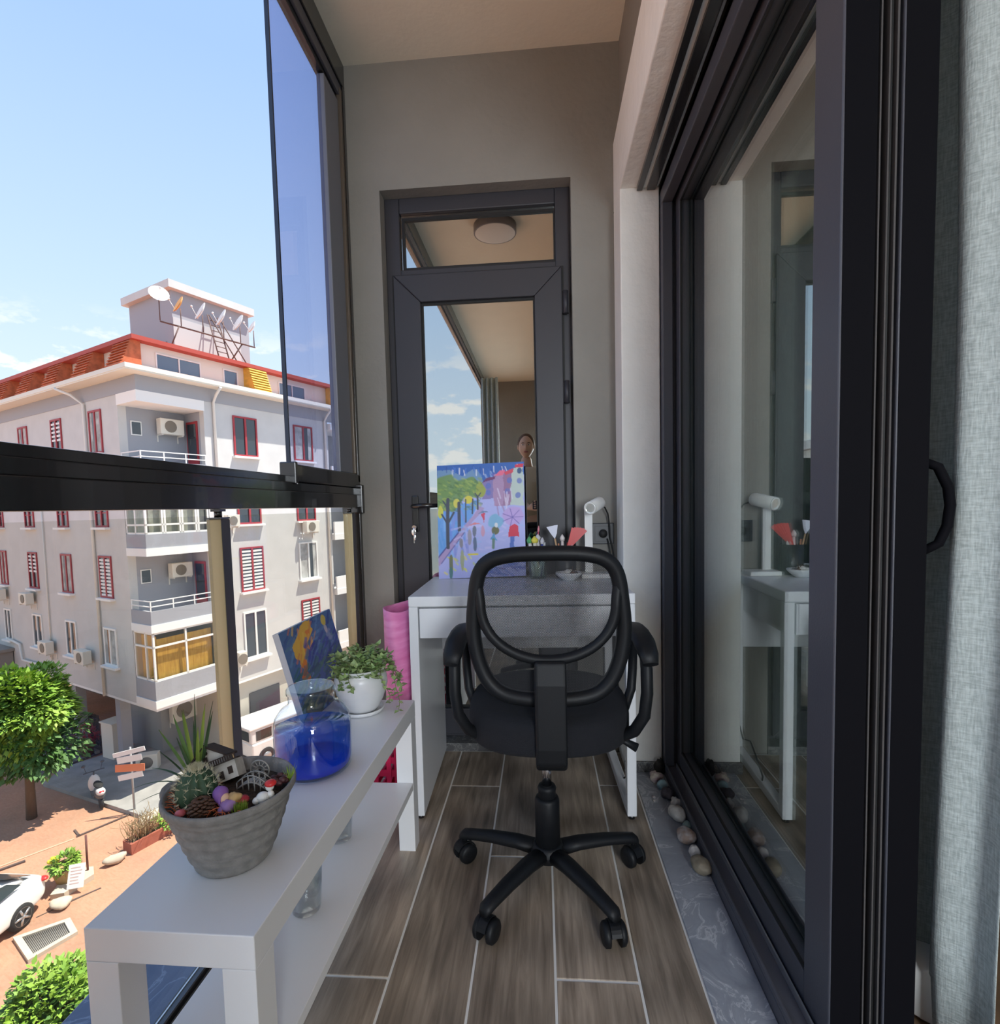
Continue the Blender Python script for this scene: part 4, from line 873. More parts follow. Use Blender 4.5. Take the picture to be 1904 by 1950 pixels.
stick(c1,-.002,-.012,-.010,-.012,.890,.0095,'paint_tube',(.78,.76,.66),'cream paint tube with a yellow cap in the clear cup','paint tube',(.80,.70,.10))
stick(c1,.006,.012,.002,.012,.896,.009,'paint_tube',(.80,.80,.82),'white paint tube at the back of the clear cup','paint tube',(.7,.7,.72))
stick(c1,.010,-.010,.018,-.014,.885,.006,'pen',(.05,.08,.35),'dark blue pen in the clear cup','pen',(.6,.6,.65))
stick(c1,-.01,.012,.004,.02,.93,.003,'paint_brush',(.75,.12,.22),'pink handled thin brush in the clear cup','brush',(.8,.3,.35))
stick(c1,.014,.006,.026,.010,.890,.0075,'paint_tube',(.70,.75,.80),'pale blue tube at the right of the clear cup','paint tube')
stick(c1,.004,-.02,.026,-.022,.878,.005,'pen',(.70,.72,.74),'light grey pen leaning to the right in the clear cup','pen')
sp3 = thing('spatula', 'white fan shaped spatula with a wooden handle between the two cups', 'spatula', c2_+Vector((-.02,0,.01)))
b = MB(); b.tube([c2_+Vector((-.015,-.005,.012)), Vector((.050,2.092,.905))], .0035, 8); b.build('handle', mat('pale_wood', (.55,.36,.20), .6), sp3)
b = MB(); b.add([(.050,2.0915,.903),(.058,2.0915,.925),(.062,2.0915,.958),(.050,2.0915,.957),(.018,2.0915,.950),(.034,2.0915,.925)], [(0,1,2,3,4,5)]); b2_ = MB(); b2_.add([(p.x,2.0890,p.z) for p in b.v]+[(p.x,2.0925,p.z) for p in b.v], [(0,1,2,3,4,5),(11,10,9,8,7,6)]+[(i,(i+1)%6,(i+1)%6+6,i+6) for i in range(6)]); b2_.build('blade', mat('white_spatula', (.72,.74,.85), .5), sp3)
stick(c2_,-.012,.010,-.012,.012,.893,.007,'bottle',(.80,.72,.70),'small pale bottle with a tapered cap in the black cup','bottle',(.80,.74,.72))
stick(c2_,-.02,-.006,-.028,-.010,.885,.004,'pencil',(.62,.25,.12),'orange brown pencil at the left of the black cup','pencil')
stick(c2_,.004,.012,.010,.014,.886,.005,'marker',(.70,.10,.08),'short red marker in the middle of the black cup','marker')
stick(c2_,.012,-.010,.022,-.012,.884,.006,'marker',(.75,.74,.72),'white marker beside the red fan in the black cup','marker')
stick(c2_,.012,.012,.034,.022,.930,.0025,'paint_brush',(.10,.10,.11),'thin black brush rising behind the red fan','brush')
fn = thing('folding_fan', 'bright red folded fan standing in the black cup beside the lamp column', 'fan', c2_+Vector((.02,0,.02)))
for k in range(5):
    a = radians(48+k*6); p = Vector((.098,2.092-k*.0022,.86)); L_ = .105-.004*k; b = MB(); u_ = Vector((cos(a),0,sin(a))); n_v = Vector((-sin(a),0,cos(a)))
    b.add([p-n_v*.004, p+u_*L_-n_v*.010, p+u_*L_+n_v*.010, p+n_v*.004]+[v+Vector((0,.0014,0)) for v in (p-n_v*.004, p+u_*L_-n_v*.010, p+u_*L_+n_v*.010, p+n_v*.004)], [(0,1,2,3),(7,6,5,4),(0,4,5,1),(1,5,6,2),(2,6,7,3),(3,7,4,0)])
    b.build('fan_blade', m_red, fn)

# ================================================================ PINK SLEEVE, CRATE
pk = MB(); rw_ = []; nn = 40; a_, b_ = .052, .115; cxp, cyp = -.502, 1.845
lev = [(.312,1.10),(.36,1.09),(.44,1.04),(.55,1.0),(.66,.98),(.690,.97)]
vs_ = []
for z, s in lev:
    for k in range(nn):
        t_ = 2*pi*k/nn; w = 1+.02*sin(3*t_+z*20)+.012*sin(5*t_-z*31); zz = z+(.006*sin(2*t_) if z > .68 else 0); vs_.append((cxp-.01*(z-.3)/.4+a_*s*w*cos(t_), cyp+b_*s*w*sin(t_), zz))
for z, s in lev[::-1]:
    for k in range(nn):
        t_ = 2*pi*k/nn; zz = z+(.006*sin(2*t_) if z > .68 else 0); vs_.append((cxp-.01*(z-.3)/.4+(a_*s-.003)*cos(t_), cyp+(b_*s-.003)*sin(t_), zz+.0005))
m_ = len(lev)*2
pk.add(vs_, [(i*nn+k, i*nn+(k+1)%nn, ((i+1)%m_)*nn+(k+1)%nn, ((i+1)%m_)*nn+k) for i in range(m_-1) for k in range(nn)], True)
tag(pk.build('bag', mat('pink_brushed_paper', (.90,.34,.62), .6, col2=(.78,.22,.48), nscale=9, stretch=(1,1,6), bump=.2, bscale=20)), 'open topped pink bag with darker streaks standing between the wall and the desk', 'bag')
cr = thing('crate', 'crimson plastic crate with slotted sides on the floor under the pink bag', 'crate', (-.515,1.85,0))
m_crim = mat('crimson_plastic', (.62,.01,.08), .4)
x0, x1, y0, y1, zt = -.585, -.452, 1.715, 1.975, .305
b = MB()
for z in (.0, .04, .085, .13, .175, .22, .265):
    h = .022 if z < .26 else .04
    b.box(x0, x1, y0, y0+.006, z, z+h); b.box(x0, x1, y1-.006, y1, z, z+h); b.box(x0, x0+.006, y0+.006, y1-.006, z, z+h); b.box(x1-.006, x1, y0+.006, y1-.006, z, z+h)
b.build('slat', m_crim, cr)
b = MB()
for x in (x0, x0+.045, x1-.061, x1-.016):
    b.box(x, x+.016, y0-.003, y0-.0002, 0, zt); b.box(x, x+.016, y1+.0002, y1+.003, 0, zt)
b.build('rib', m_crim, cr); MB().box(x0+.006, x1-.006, y0+.006, y1-.006, .002, .008).build('base', m_crim, cr)
MB().box(x0+.0065, x1-.0065, y0+.0065, y1-.0065, .294, .3045).build('lid', m_crim, cr)

# ================================================================ PEBBLES ON THE MARBLE
stones = [
 ((.427,2.002),(.017,.014,.030),(.035,.028,.025),'dark brown jagged stone at the far end of the pebble row by the pillar',.14),
 ((.402,1.943),(.021,.018,.020),(.66,.60,.48),'cream shell with purple spots near the far end of the pebble row',.14),
 ((.416,1.897),(.019,.018,.017),(.28,.42,.46),'pale blue green stone next to the spotted shell',.05),
 ((.421,1.837),(.023,.026,.019),(.055,.045,.055),'dark purple grey stone with a ridge in the pebble row',.10),
 ((.4345,1.782),(.016,.015,.016),(.50,.48,.46),'small knobbly pale grey stone touching the large white pebble',.16),
 ((.421,1.712),(.024,.036,.021),(.58,.57,.54),'large pear shaped white pebble in the middle of the row',.05),
 ((.440,1.658),(.014,.015,.013),(.18,.26,.25),'small teal stone after the large white pebble',.04),
 ((.420,1.595),(.026,.031,.021),(.46,.43,.43),'rounded pinkish grey pebble with brown scratches',.05),
 ((.425,1.527),(.016,.017,.016),(.70,.68,.66),'small bright white pebble between the pink grey and tan pebbles',.05),
 ((.4255,1.462),(.024,.033,.020),(.34,.29,.21),'tan brown oval pebble nearest the camera in the row',.04),
 ((.372,1.835),(.006,.006,.004),(.55,.50,.50),'tiny pale pebble lying apart beside the dark purple grey stone',.1),
 ((.369,1.812),(.005,.005,.004),(.50,.48,.46),'tiny pale pebble lying apart, the one nearer the camera',.1)]
for k, ((x, y), r_, c, lb, j) in enumerate(stones):
    c2 = (.34,.22,.26) if k == 1 else ((.30,.22,.18) if k == 7 else tuple(v*.72 for v in c))
    r_ = tuple(v*1.04 for v in r_)
    s_ = MB().ball((0,0,0), r_, 20, 12, j, k+3); s_.xf(Matrix.Translation((x, y, .0035+r_[2]*.93)) @ Matrix.Rotation(.35 if k in (5,7,9) else 0, 4, 'Z'))
    tag(s_.build('pebble' if k != 1 else 'shell', mat('pebble_%d' % k, c, .6, col2=c2, nscale=45, bump=.25, bscale=90)), lb, 'stone' if k != 1 else 'shell', 'pebbles along the sliding door')

# ================================================================ CURTAIN AND ROOM THINGS
m_cur = bpy.data.materials.new('grey_green_linen'); m_cur.use_nodes = True; t = m_cur.node_tree; b = t.nodes['Principled BSDF']; L = t.links.new
tcn = N(t, 'ShaderNodeTexCoord'); cols = []
for st_ in ((700, 700, 90), (110, 110, 700)):
    mp_ = N(t, 'ShaderNodeMapping'); mp_.inputs['Scale'].default_value = st_; L(tcn.outputs['Object'], mp_.inputs[0]); n_ = N(t, 'ShaderNodeTexNoise'); n_.inputs['Scale'].default_value = .5; n_.inputs['Detail'].default_value = 4; L(mp_.outputs[0], n_.inputs['Vector']); cols.append(n_)
ad = N(t, 'ShaderNodeMath', operation='ADD'); L(cols[0].outputs['Fac'], ad.inputs[0]); L(cols[1].outputs['Fac'], ad.inputs[1])
r_ = N(t, 'ShaderNodeValToRGB'); r_.color_ramp.elements[0].position = .38; r_.color_ramp.elements[0].color = (.36,.405,.395,1); r_.color_ramp.elements[1].position = .62; r_.color_ramp.elements[1].color = (.56,.62,.605,1)
hf = N(t, 'ShaderNodeMath', operation='MULTIPLY'); hf.inputs[1].default_value = .5; L(ad.outputs[0], hf.inputs[0]); L(hf.outputs[0], r_.inputs[0]); L(r_.outputs[0], b.inputs['Base Color']); b.inputs['Roughness'].default_value = .95
bp_ = N(t, 'ShaderNodeBump'); bp_.inputs['Strength'].default_value = .4; bp_.inputs['Distance'].default_value = .002; L(ad.outputs[0], bp_.inputs['Height']); L(bp_.outputs[0], b.inputs['Normal'])
cu = MB(); ns_, nz_ = 150, 30; vs_ = []
for j in range(nz_+1):
    z = .145+2.40*j/nz_
    for i in range(ns_+1):
        u = i/ns_; y = .902+1.14*u+ (.02*(1-u)*(1.1-z)*.15); amp = .020+.012*sin(u*9)
        k_ = min(1, u/.06); x = .735+.014*min(z,1.2)*(1-k_)+.010*(1-k_)+k_*(amp*sin(u*2*pi*9.2+.6+.15*sin(z*2))+.004*sin(u*50+z*3)) 
        vs_.append((x, y+.004*sin(z*3+u*20), z-(.115 if (j == 0 and y < .985) else 0)))
cu.add(vs_, [(j*(ns_+1)+i, j*(ns_+1)+i+1, (j+1)*(ns_+1)+i+1, (j+1)*(ns_+1)+i) for j in range(nz_) for i in range(ns_)], True)
cuo = cu.build('curtain', m_cur); sm = cuo.modifiers.new('thickness', 'SOLIDIFY'); sm.thickness = .0015
tag(cuo, 'grey green linen curtain hanging in folds behind the sliding door', 'curtain')
b = MB(); b.tube([(.735,-1.5,2.56),(.735,2.1,2.56)], .012, 10); tag(b.build('curtain_rail', m_lamp), 'white rail holding the grey green curtain', 'curtain rail')
b = MB(); b.lathe([(.075,.0),(.085,.01),(.087,.10),(.080,.112),(.0001,.118)], (.765,1.075,.0302), 32); tag(b.build('floor_stand', m_lamp), 'low round white base standing on the room floor behind the curtain', 'stand')
# dark rattan armchair and carved wooden chest in the room
ra = thing('rattan_chest', 'low dark brown woven rattan chest at the right edge inside the room', 'chest', (1.25,1.30,.0302))
m_rat = mat('dark_rattan', (.085,.050,.028), .6, noise=.5, nscale=60)
b = MB()
x0, x1, y0, y1 = 1.05, 1.45, 1.28, 1.60
for j in range(7):
    z = .04+j*.030
    for face in range(4):
        L_ = (x1-x0) if face % 2 == 0 else (y1-y0); n = int(L_/.022)
        for k in range(n):
            s = k*L_/n; o = .006*(1 if (k+j) % 2 else -.3); w = L_/n*.96
            if face == 0: b.box(x0+s, x0+s+w, y0-o-.004, y0-o+.004, z, z+.026)
            elif face == 3: b.box(x0-o-.004, x0-o+.004, y0+s, y0+s+w, z, z+.026)
b.build('weave', m_rat, ra); MB().box(x0+.005, x1-.005, y0+.005, y1-.005, .035, .245).build('body', m_rat, ra, bevel=.01)
b = MB(); b.box(x0-.01, x1+.01, y0-.01, y1+.01, .246, .265); b.build('lid', m_rat, ra, bevel=.01)
co = thing('armchair', 'carved dark wooden armchair with cream cushions further inside the room', 'armchair', (1.9,1.7,.0302))
m_dwood = mat('dark_carved_wood', (.07,.025,.01), .35); m_cream = mat('cream_cushion', (.62,.56,.46), .9)
MB().box(1.56,2.2,1.40,2.0,.34,.50).build('seat_cushion', m_cream, co, bevel=.04, bseg=3); MB().box(1.52,2.2,1.86,2.05,.50,.98).build('back_cushion', m_cream, co, bevel=.05, bseg=3)
b = MB(); b.tube([(1.50,1.30,.03),(1.49,1.30,.30),(1.50,1.29,.62),(1.50,1.40,.68),(1.50,1.95,.70),(1.50,2.10,1.0)], [.03,.025,.025,.032,.03,.025], 10); b.box(1.48,2.24,1.30,1.36,.24,.33); b.box(1.48,1.53,1.36,2.1,.24,.33); b.tube([(1.50,2.10,.03),(1.50,2.10,1.0)], .025, 10); b.tube([(1.50,2.10,1.0),(1.85,2.12,1.12),(2.22,2.10,1.0)], .03, 10); b.build('frame', m_dwood, co)
for x in (2.22,):
    b = MB(); b.tube([(x,1.30,.03),(x,1.30,.62),(x,1.40,.68),(x,1.95,.70)], .028, 10); b.tube([(x,2.10,.03),(x,2.10,1.0)], .025, 10); b.build('arm', m_dwood, co)
for o in (co,): o.location.y += .42
# ceiling lamp of the balcony (seen mirrored in the transom)
cl = thing('ceiling_lamp', 'round grey rimmed ceiling lamp of the balcony, mirrored in the transom glass', 'lamp', (-.26,1.08,ZC-.001))
MB().lathe([(.134,-.052),(.136,-.048),(.136,-.001)], (-.26,1.08,ZC), 40).build('rim', mat('grey_lamp_rim', (.22,.22,.24), .4), cl)
MB().lathe([(.0001,-.058),(.09,-.057),(.124,-.053),(.1335,-.050)], (-.26,1.08,ZC), 40).build('diffuser', mat('opal_diffuser', (.8,.8,.76), .5), cl)

# lantern added in the unseen room as fill light for the balcony
pl2 = thing('fill_lantern', 'round paper lantern added in the unseen room as fill light', 'lamp', (1.35,-2.3,2.6))
m_lan = mat('lit_paper', (.9,.88,.8), .8, emit=(1,.9,.75))
MB().lathe([(.35*sin(pi*k/12)+.0001, -.35*cos(pi*k/12)) for k in range(13)], (1.35,-2.3,2.10), 28).build('shade', m_lan, pl2)
b = MB(); b.tube([(1.35,-2.3,2.46),(1.35,-2.3,2.5985)], .006, 6); b.build('cord', m_cable, pl2)
la = bpy.data.lights.new('lantern_fill', 'POINT'); la.energy = 120; la.shadow_soft_size = .36; la.color = (1,.96,.88); lo_ = bpy.data.objects.new('lantern_fill', la); COL.objects.link(lo_); lo_.location = (1.35,-2.3,2.10)
# ================================================================ OUTSIDE
P0 = Vector((-14.637, 18.593, 0)); dR = Vector((.3912, .9203, 0)); dL = Vector((-.901, .4337, 0)); GZ = -9.7
BMX = Matrix(((dR.x, dL.x, 0, P0.x), (dR.y, dL.y, 0, P0.y), (0, 0, 1, 0), (0, 0, 0, 1)))
m_bw = mat('pale_render', (.62,.61,.585), .9, noise=.06, nscale=1.5); m_bg = mat('grey_band_paint', (.36,.37,.40), .9); m_bwh = mat('white_edge_paint', (.86,.85,.82), .8)
m_redf = mat('red_window_frame', (.36,.035,.045), .5); m_whf = mat('white_window_frame', (.85,.84,.80), .5); m_pane = mat('dark_window_pane', (.035,.045,.055), .06, spec=.9)
m_slat = mat('white_shutter', (.82,.80,.78), .7); m_pipe = mat('cream_downpipe', (.74,.72,.66), .6); m_tileo = mat('orange_roof_tile', (.62,.17,.07), .8, noise=.3, nscale=6); m_tiler = mat('red_roof_fascia', (.42,.06,.04), .6)
m_tiley = mat('yellow_roof_tile', (.80,.50,.08), .8, noise=.2, nscale=6); m_ac = mat('cream_ac_casing', (.78,.74,.64), .5); m_acd = mat('ac_grille', (.22,.19,.15), .6); m_curt = mat('ochre_curtain', (.85,.50,.10), .9, col2=(.62,.33,.06), nscale=6, stretch=(3,3,.3))
m_dark = mat('dark_recess', (.05,.05,.055), .8); m_ref = mat('soft_white_curtain', (.55,.55,.52), .9, noise=.4, nscale=3)
bd = thing('apartment_building', 'pale grey apartment block with corner balconies and a red tiled mansard roof across the street', 'building', (P0.x, P0.y, GZ))
def B_(): return MB(BMX)
ZF = [-6.32, -3.42, -.52, 2.38, 5.20]; AR_, BL_ = 2.55, 1.42
w = B_(); w.box(0,.3, BL_,18, -6.32,6.15); w.box(AR_,9.3, 0,.3, -6.32,6.15); w.box(12.0,15, 0,.3, -6.32,6.15)
w.box(0,15, .3,.3001, 5.6,5.6001)
w.build('wall', m_bw, bd)
w = B_(); w.box(.3,AR_+.2, BL_,BL_+.2, -6.1,5.3); w.box(AR_,AR_+.2, .3,BL_, -6.1,5.3); w.box(9.1,9.3, .3,1.6, -6.1,5.3); w.box(12,12.2, .3,1.6, -6.1,5.3); w.box(9.3,12, 1.6,1.8, -6.1,5.3)
w.build('recess_wall', m_bg, bd)
w = B_(); w.box(-.02,AR_+.02, -.02,.3, 5.60,6.15); w.box(-.02,.3, .3,18, 5.60,6.15); w.box(AR_+.02,15, -.02,-.001, 5.60,6.15); w.build('cornice_band', m_bg, bd)
for i, z in enumerate(ZF):
    w = B_(); w.box(-.03,AR_+.03, -.03,BL_-.001, z,z+(.30 if i < 4 else .399)); w.build('floor_slab', m_bwh, bd); w = B_(); w.box(9.27,12.03, -.25,1.59, z,z+.30); w.build('floor_slab', m_bwh, bd)
    if i < 4:
        h = [.72, .52, .52, .34][i]
        w = B_(); w.box(0,.10, 0,BL_-.01, z+.301,z+.30+h); w.box(.1001,AR_, 0,.10, z+.301,z+.30+h); w.box(.0,.02,0,.02,z+.3,z+.31); w.build('parapet', m_bg, bd)
        w = B_(); w.box(9.3,12, -.22,-.12, z+.301,z+.95); w.build('parapet', m_bwh, bd)
    if i in (1, 3):
        zt_ = z+.30+h; r = B_()
        for zz in (zt_+.16, zt_+.36): r.box(-.0,.03, .0,BL_-.02, zz,zz+.035); r.box(.03,AR_, .0,.03, zz,zz+.035)
        for a in (0, .85, 1.7, AR_-.03): r.box(a,a+.035, 0,.035, zt_,zt_+.37)
        r.box(0,.035, BL_-.06,BL_-.02, zt_,zt_+.37); r.build('balcony_rail', m_bwh, bd)
w = B_(); w.box(0,15, 0,18, -6.42,-6.325); w.build('soffit', m_bwh, bd)
# glazed loggias: floor 0 (ochre curtains) and floor 2 (white frames)
for i, curt in ((0, m_curt), (2, m_ref)):
    z0, z1 = ZF[i]+.30+[.72,0,.52][i], ZF[i+1]-.002; f = B_(); t_ = .07
    zm = z0+(z1-z0)*.68 if i == 0 else z0+.32
    for zz in (z0, zm, z1-t_): f.box(.02,AR_-.02, .02,.02+t_, zz,zz+t_); f.box(.02,.02+t_, .02,BL_-.02, zz,zz+t_)
    for a in ([.02, 1.25, AR_-.09] if i == 0 else [.02,.62,.72,1.3,1.4,1.95,2.05,AR_-.09]): f.box(a,a+t_, .02,.02+t_, z0,z1)
    for b in ([.55, BL_-.09] if i == 0 else [.70, BL_-.09]): f.box(.02,.02+t_, b,b+t_, z0,z1)
    fo = f.build('window', m_whf, bd)
    p = B_(); p.box(.05,AR_-.05, .05,.055, z0+.05,z1-.05); p.box(.05,.055, .06,BL_-.05, z0+.05,z1-.05); p.build('pane', glass('loggia_glass', (.92,.92,.88), 1.3), fo)
    p = B_(); p.box(.25,AR_-.1, .22,.24, z0,z1-(.3 if i == 0 else 0)); p.box(.25,.27, .26,BL_-.1, z0,z1-.2); p.build('curtain', curt, fo)
def bwin(face, s0, s1, z0, z1, mt, style='plain', sill=True):
    """one window on face 'R' (b=0) or 'L' (a=0); o = outwards"""
    def bx(mb, sa, sb, oa, ob, za, zb):
        if face == 'R': mb.box(sa, sb, -ob, -oa, za, zb)
        else: mb.box(-ob, -oa, sa, sb, za, zb)
    f = B_(); t_ = .075
    bx(f,s0,s0+t_,.002,.05,z0,z1); bx(f,s1-t_,s1,.002,.05,z0,z1); bx(f,s0+t_,s1-t_,.002,.05,z0,z0+t_); bx(f,s0+t_,s1-t_,.002,.05,z1-t_,z1)
    sm_ = (s0+s1)/2; bx(f,sm_-.045,sm_+.045,.002,.055,z0+t_,z1-t_)
    if style == 'bars':
        for z in (z0+(z1-z0)*.33, z0+(z1-z0)*.66): bx(f,s0+t_,s1-t_,.01,.03,z-.02,z+.02)
    fo = f.build('window', mt, bd)
    p = B_(); bx(p,s0+t_-.01,s1-t_+.01,.003,.012,z0+t_-.01,z1-t_+.01); p.build('pane', m_pane, fo)
    if style in ('shutter', 'blind', 'curtain'):
        q = B_()
        if style == 'curtain': bx(q,s0+t_,sm_-.05,.0125,.016,z0+t_,z1-t_); bx(q,sm_+(s1-sm_)*.5,s1-t_,.0125,.016,z0+t_,z1-t_)
        else:
            n = int((z1-z0-.15)/(.14 if style == 'shutter' else .17)); zb = z0+t_ if style == 'shutter' else z0+(z1-z0)*.35
            for k in range(n):
                z = z0+t_+k*(z1-z0-.15)/n
                if z < zb: continue
                bx(q,s0+t_+.005,sm_-.05,.0125,.035,z,z+.085); bx(q,sm_+.05,s1-t_-.005,.0125,.035,z,z+.085)
        q.build('shutter' if style != 'curtain' else 'curtain', m_slat if style != 'curtain' else m_ref, fo)
    if sill:
        q = B_(); bx(q,s0-.08,s1+.08,0.001,.20,z0-.09,z0-.002); q.build('sill', m_bwh, bd)
for c, (s0, s1) in enumerate(((2.66,3.68),(6.12,7.12),(9.56,10.56),(13.12,13.95))):
    bwin('L', s0, s1, 3.50, 5.20, m_redf, 'blind' if c in (1,) else 'curtain'); bwin('L', s0, s1, .58, 2.32, m_redf, 'bars'); bwin('L', s0, s1, -2.27, -.57, m_redf, 'shutter' if c == 0 else 'blind' if c == 2 else 'curtain'); bwin('L', s0, s1, -5.05, -3.50, m_whf, 'plain' if c else 'curtain')
bwin('R', 3.84, 5.02, 3.48, 5.20, m_redf); bwin('R', 7.06, 8.23, 3.48, 5.20, m_redf, 'curtain')
bwin('R', 3.84, 5.02, .52, 2.30, m_redf); bwin('R', 7.06, 8.23, .55, 2.30, m_redf)
bwin('R', 3.84, 5.02, -2.46, -.50, m_redf, 'shutter'); bwin('R', 7.06, 8.22, -2.35, -.50, m_whf, 'curtain')
bwin('R', 3.84, 5.02, -5.45, -3.36, m_whf); bwin('R', 7.06, 8.23, -5.12, -3.36, m_redf, 'shutter')
for z in ZF[1:4]:
    bwin('R', 12.3, 13.3, z+.9, z+2.5, m_redf)
# recess details: small window and red door on floors 1 and 3
for i in (1, 3):
    z = ZF[i]; f = B_(); f.box(AR_-.05,AR_-.001, .45,1.2, z+.3,z+2.45); fo = f.build('balcony_door', m_redf, bd); p = B_(); p.box(AR_-.06,AR_-.051, .53,1.12, z+.9,z+2.35); p.build('pane', m_pane, fo)
    f = B_(); f.box(.42,.82, BL_-.04,BL_-.001, z+1.75,z+2.3); fo = f.build('window', m_whf, bd); p = B_(); p.box(.46,.78, BL_-.05,BL_-.041, z+1.79,z+2.26); p.build('pane', m_pane, fo)
# eaves, mansard and tiled roof
w = B_(); w.box(-.6,15, -.6,.0, 6.152,6.20); w.box(-.6,-.0, 0,18, 6.152,6.20); w.box(-.62,15, -.62,-.50, 6.20,6.36); w.box(-.62,-.50, -.5,18, 6.20,6.36); w.box(-.5,15,-.5,.6,6.201,6.24); w.box(-.5,.6,.6,18,6.201,6.24)
w.build('eave', mat('cream_eave', (.78,.74,.64), .8), bd)
w = B_(); w.box(.35,15, .35,.5, 6.24,7.45); w.box(.35,.5, .5,18, 6.24,7.45); w.build('attic_wall', mat('cream_attic_wall', (.80,.77,.68), .9), bd)
w = B_(); w.box(-.05,15, -.05,.12, 7.42,7.58); w.box(-.05,.12, .12,18, 7.42,7.58); w.box(.12,15,.12,.6,7.42,7.47); w.box(.12,.6,.6,18,7.42,7.47); w.build('roof_fascia', m_tiler, bd)
w = B_(); w.add([(0,0,7.585),(15,0,7.585),(15,3.2,8.15),(3.0,3.2,8.15),(3.0,18,8.15),(0,18,7.585)], [(0,1,2,3),(0,3,4,5)]); w.build('roof', m_tileo, bd)
w = B_(); w.add([(-.5,-.5,6.37),(15,-.5,6.37),(15,.34,6.62),(.34,.34,6.62),(.34,18,6.62),(-.5,18,6.37)], [(0,1,2,3),(0,3,4,5)]); w.build('lower_roof', m_tileo, bd)
def slope(face, s0, s1, mt, lean=.0):
    w = B_(); n = 9
    for k in range(n):
        z0, z1 = 6.38+k*(1.06/n), 6.38+(k+1)*(1.06/n); o0 = .46-.40*k/n; o1 = .38-.40*(k+1)/n
        for a, b, z in ((s0,s1,0),): 
            if face == 'R': w.add([(s0,-o0,z0),(s1,-o0,z0),(s1,-o1,z1),(s0,-o1,z1),(s0,.34,z0),(s1,.34,z0),(s1,.34,z1),(s0,.34,z1)], [(0,1,2,3),(7,6,5,4),(0,4,5,1),(1,5,6,2),(2,6,7,3),(3,7,4,0)])
            else: w.add([(-o0,s0,z0),(-o0,s1,z0),(-o1,s1,z1),(-o1,s0,z1),(.34,s0,z0),(.34,s1,z0),(.34,s1,z1),(.34,s0,z1)], [(0,1,2,3),(7,6,5,4),(0,4,5,1),(1,5,6,2),(2,6,7,3),(3,7,4,0)])
    return w.build('tile_slope', mt, bd)
slope('R', 4.75, 5.65, m_tiley); slope('R', 9.6, 10.6, m_tiley)
for s in (.15, 2.9, 5.6, 8.3, 11.0): slope('L', s, s+1.15, m_tileo)
def awin(face, s0, s1, z0=6.55, z1=7.2):
    f = B_(); t_ = .05
    def bx(mb, a, b, o0, o1, za, zb):
        if face == 'R': mb.box(a, b, .35-o1, .35-o0, za, zb)
        else: mb.box(.35-o1, .35-o0, a, b, za, zb)
    bx(f,s0,s1,.001,.04,z0,z0+t_); bx(f,s0,s1,.001,.04,z1-t_,z1)
    n = max(1, round((s1-s0)/.9))
    for k in range(n+1): x = s0+(s1-s0-t_)*k/n; bx(f,x,x+t_,.001,.04,z0+t_,z1-t_)
    fo = f.build('attic_window', m_whf, bd); p = B_(); bx(p,s0+t_,s1-t_,.002,.01,z0+t_,z1-t_); p.build('pane', mat('blue_grey_pane', (.10,.16,.24), .05, spec=1), fo)  # attic panes have a bluer tone than the other panes
for s0, s1 in ((.95,2.75),(3.75,4.45),(6.6,8.2),(11.2,12.6)): awin('R', s0, s1)
for s0, s1 in ((1.5,2.4),(4.3,5.2),(7.0,7.9),(9.7,10.6)): awin('L', s0, s1)
tw = B_(); tw.box(3.0,6.8, 2.6,6.1, 7.6,10.72); tw.build('stair_tower', m_bg, bd)
tw = B_(); tw.box(2.75,6.95, 2.3,6.3, 10.72,11.05); tw.build('tower_roof', m_bw, bd)
tw = B_(); tw.box(2.96,2.999, 3.1,3.45, 7.75,8.6); fo = tw.build('tower_door', m_dark, bd)
tw = B_(); tw.box(3.02,6.3,2.58,2.599,8.0,9.6); tw.build('pale_patch', mat('pale_patch_grey', (.5,.51,.52), .9), bd)  # paler grey panel on one side of the stair tower
# downpipes
for nm, pts, r in (('downpipe', [(2.97,-.62,6.15),(2.97,-.25,5.85),(2.97,-.07,5.6),(2.97,-.07,-6.3)], .055),('downpipe', [(9.05,-.62,6.15),(9.05,-.25,5.85),(9.05,-.07,5.6),(9.05,-.07,-6.3)], .055),
                   ('downpipe', [(-.62,4.9,6.15),(-.3,4.4,5.9),(-.07,3.93,5.5),(-.07,3.9,-6.4)], .055),('downpipe', [(-.05,8.6,2.3),(-.05,8.7,-5.5)], .03),
                   ('downpipe', [(-.1,13.5,-5.0),(-.1,12.1,-5.15),(-.1,11.9,-5.9),(-.1,8.5,-5.85),(-.1,8.4,-6.4)], .06)):
    p = B_(); p.tube(pts, r, 8); p.build(nm, m_pipe, bd)
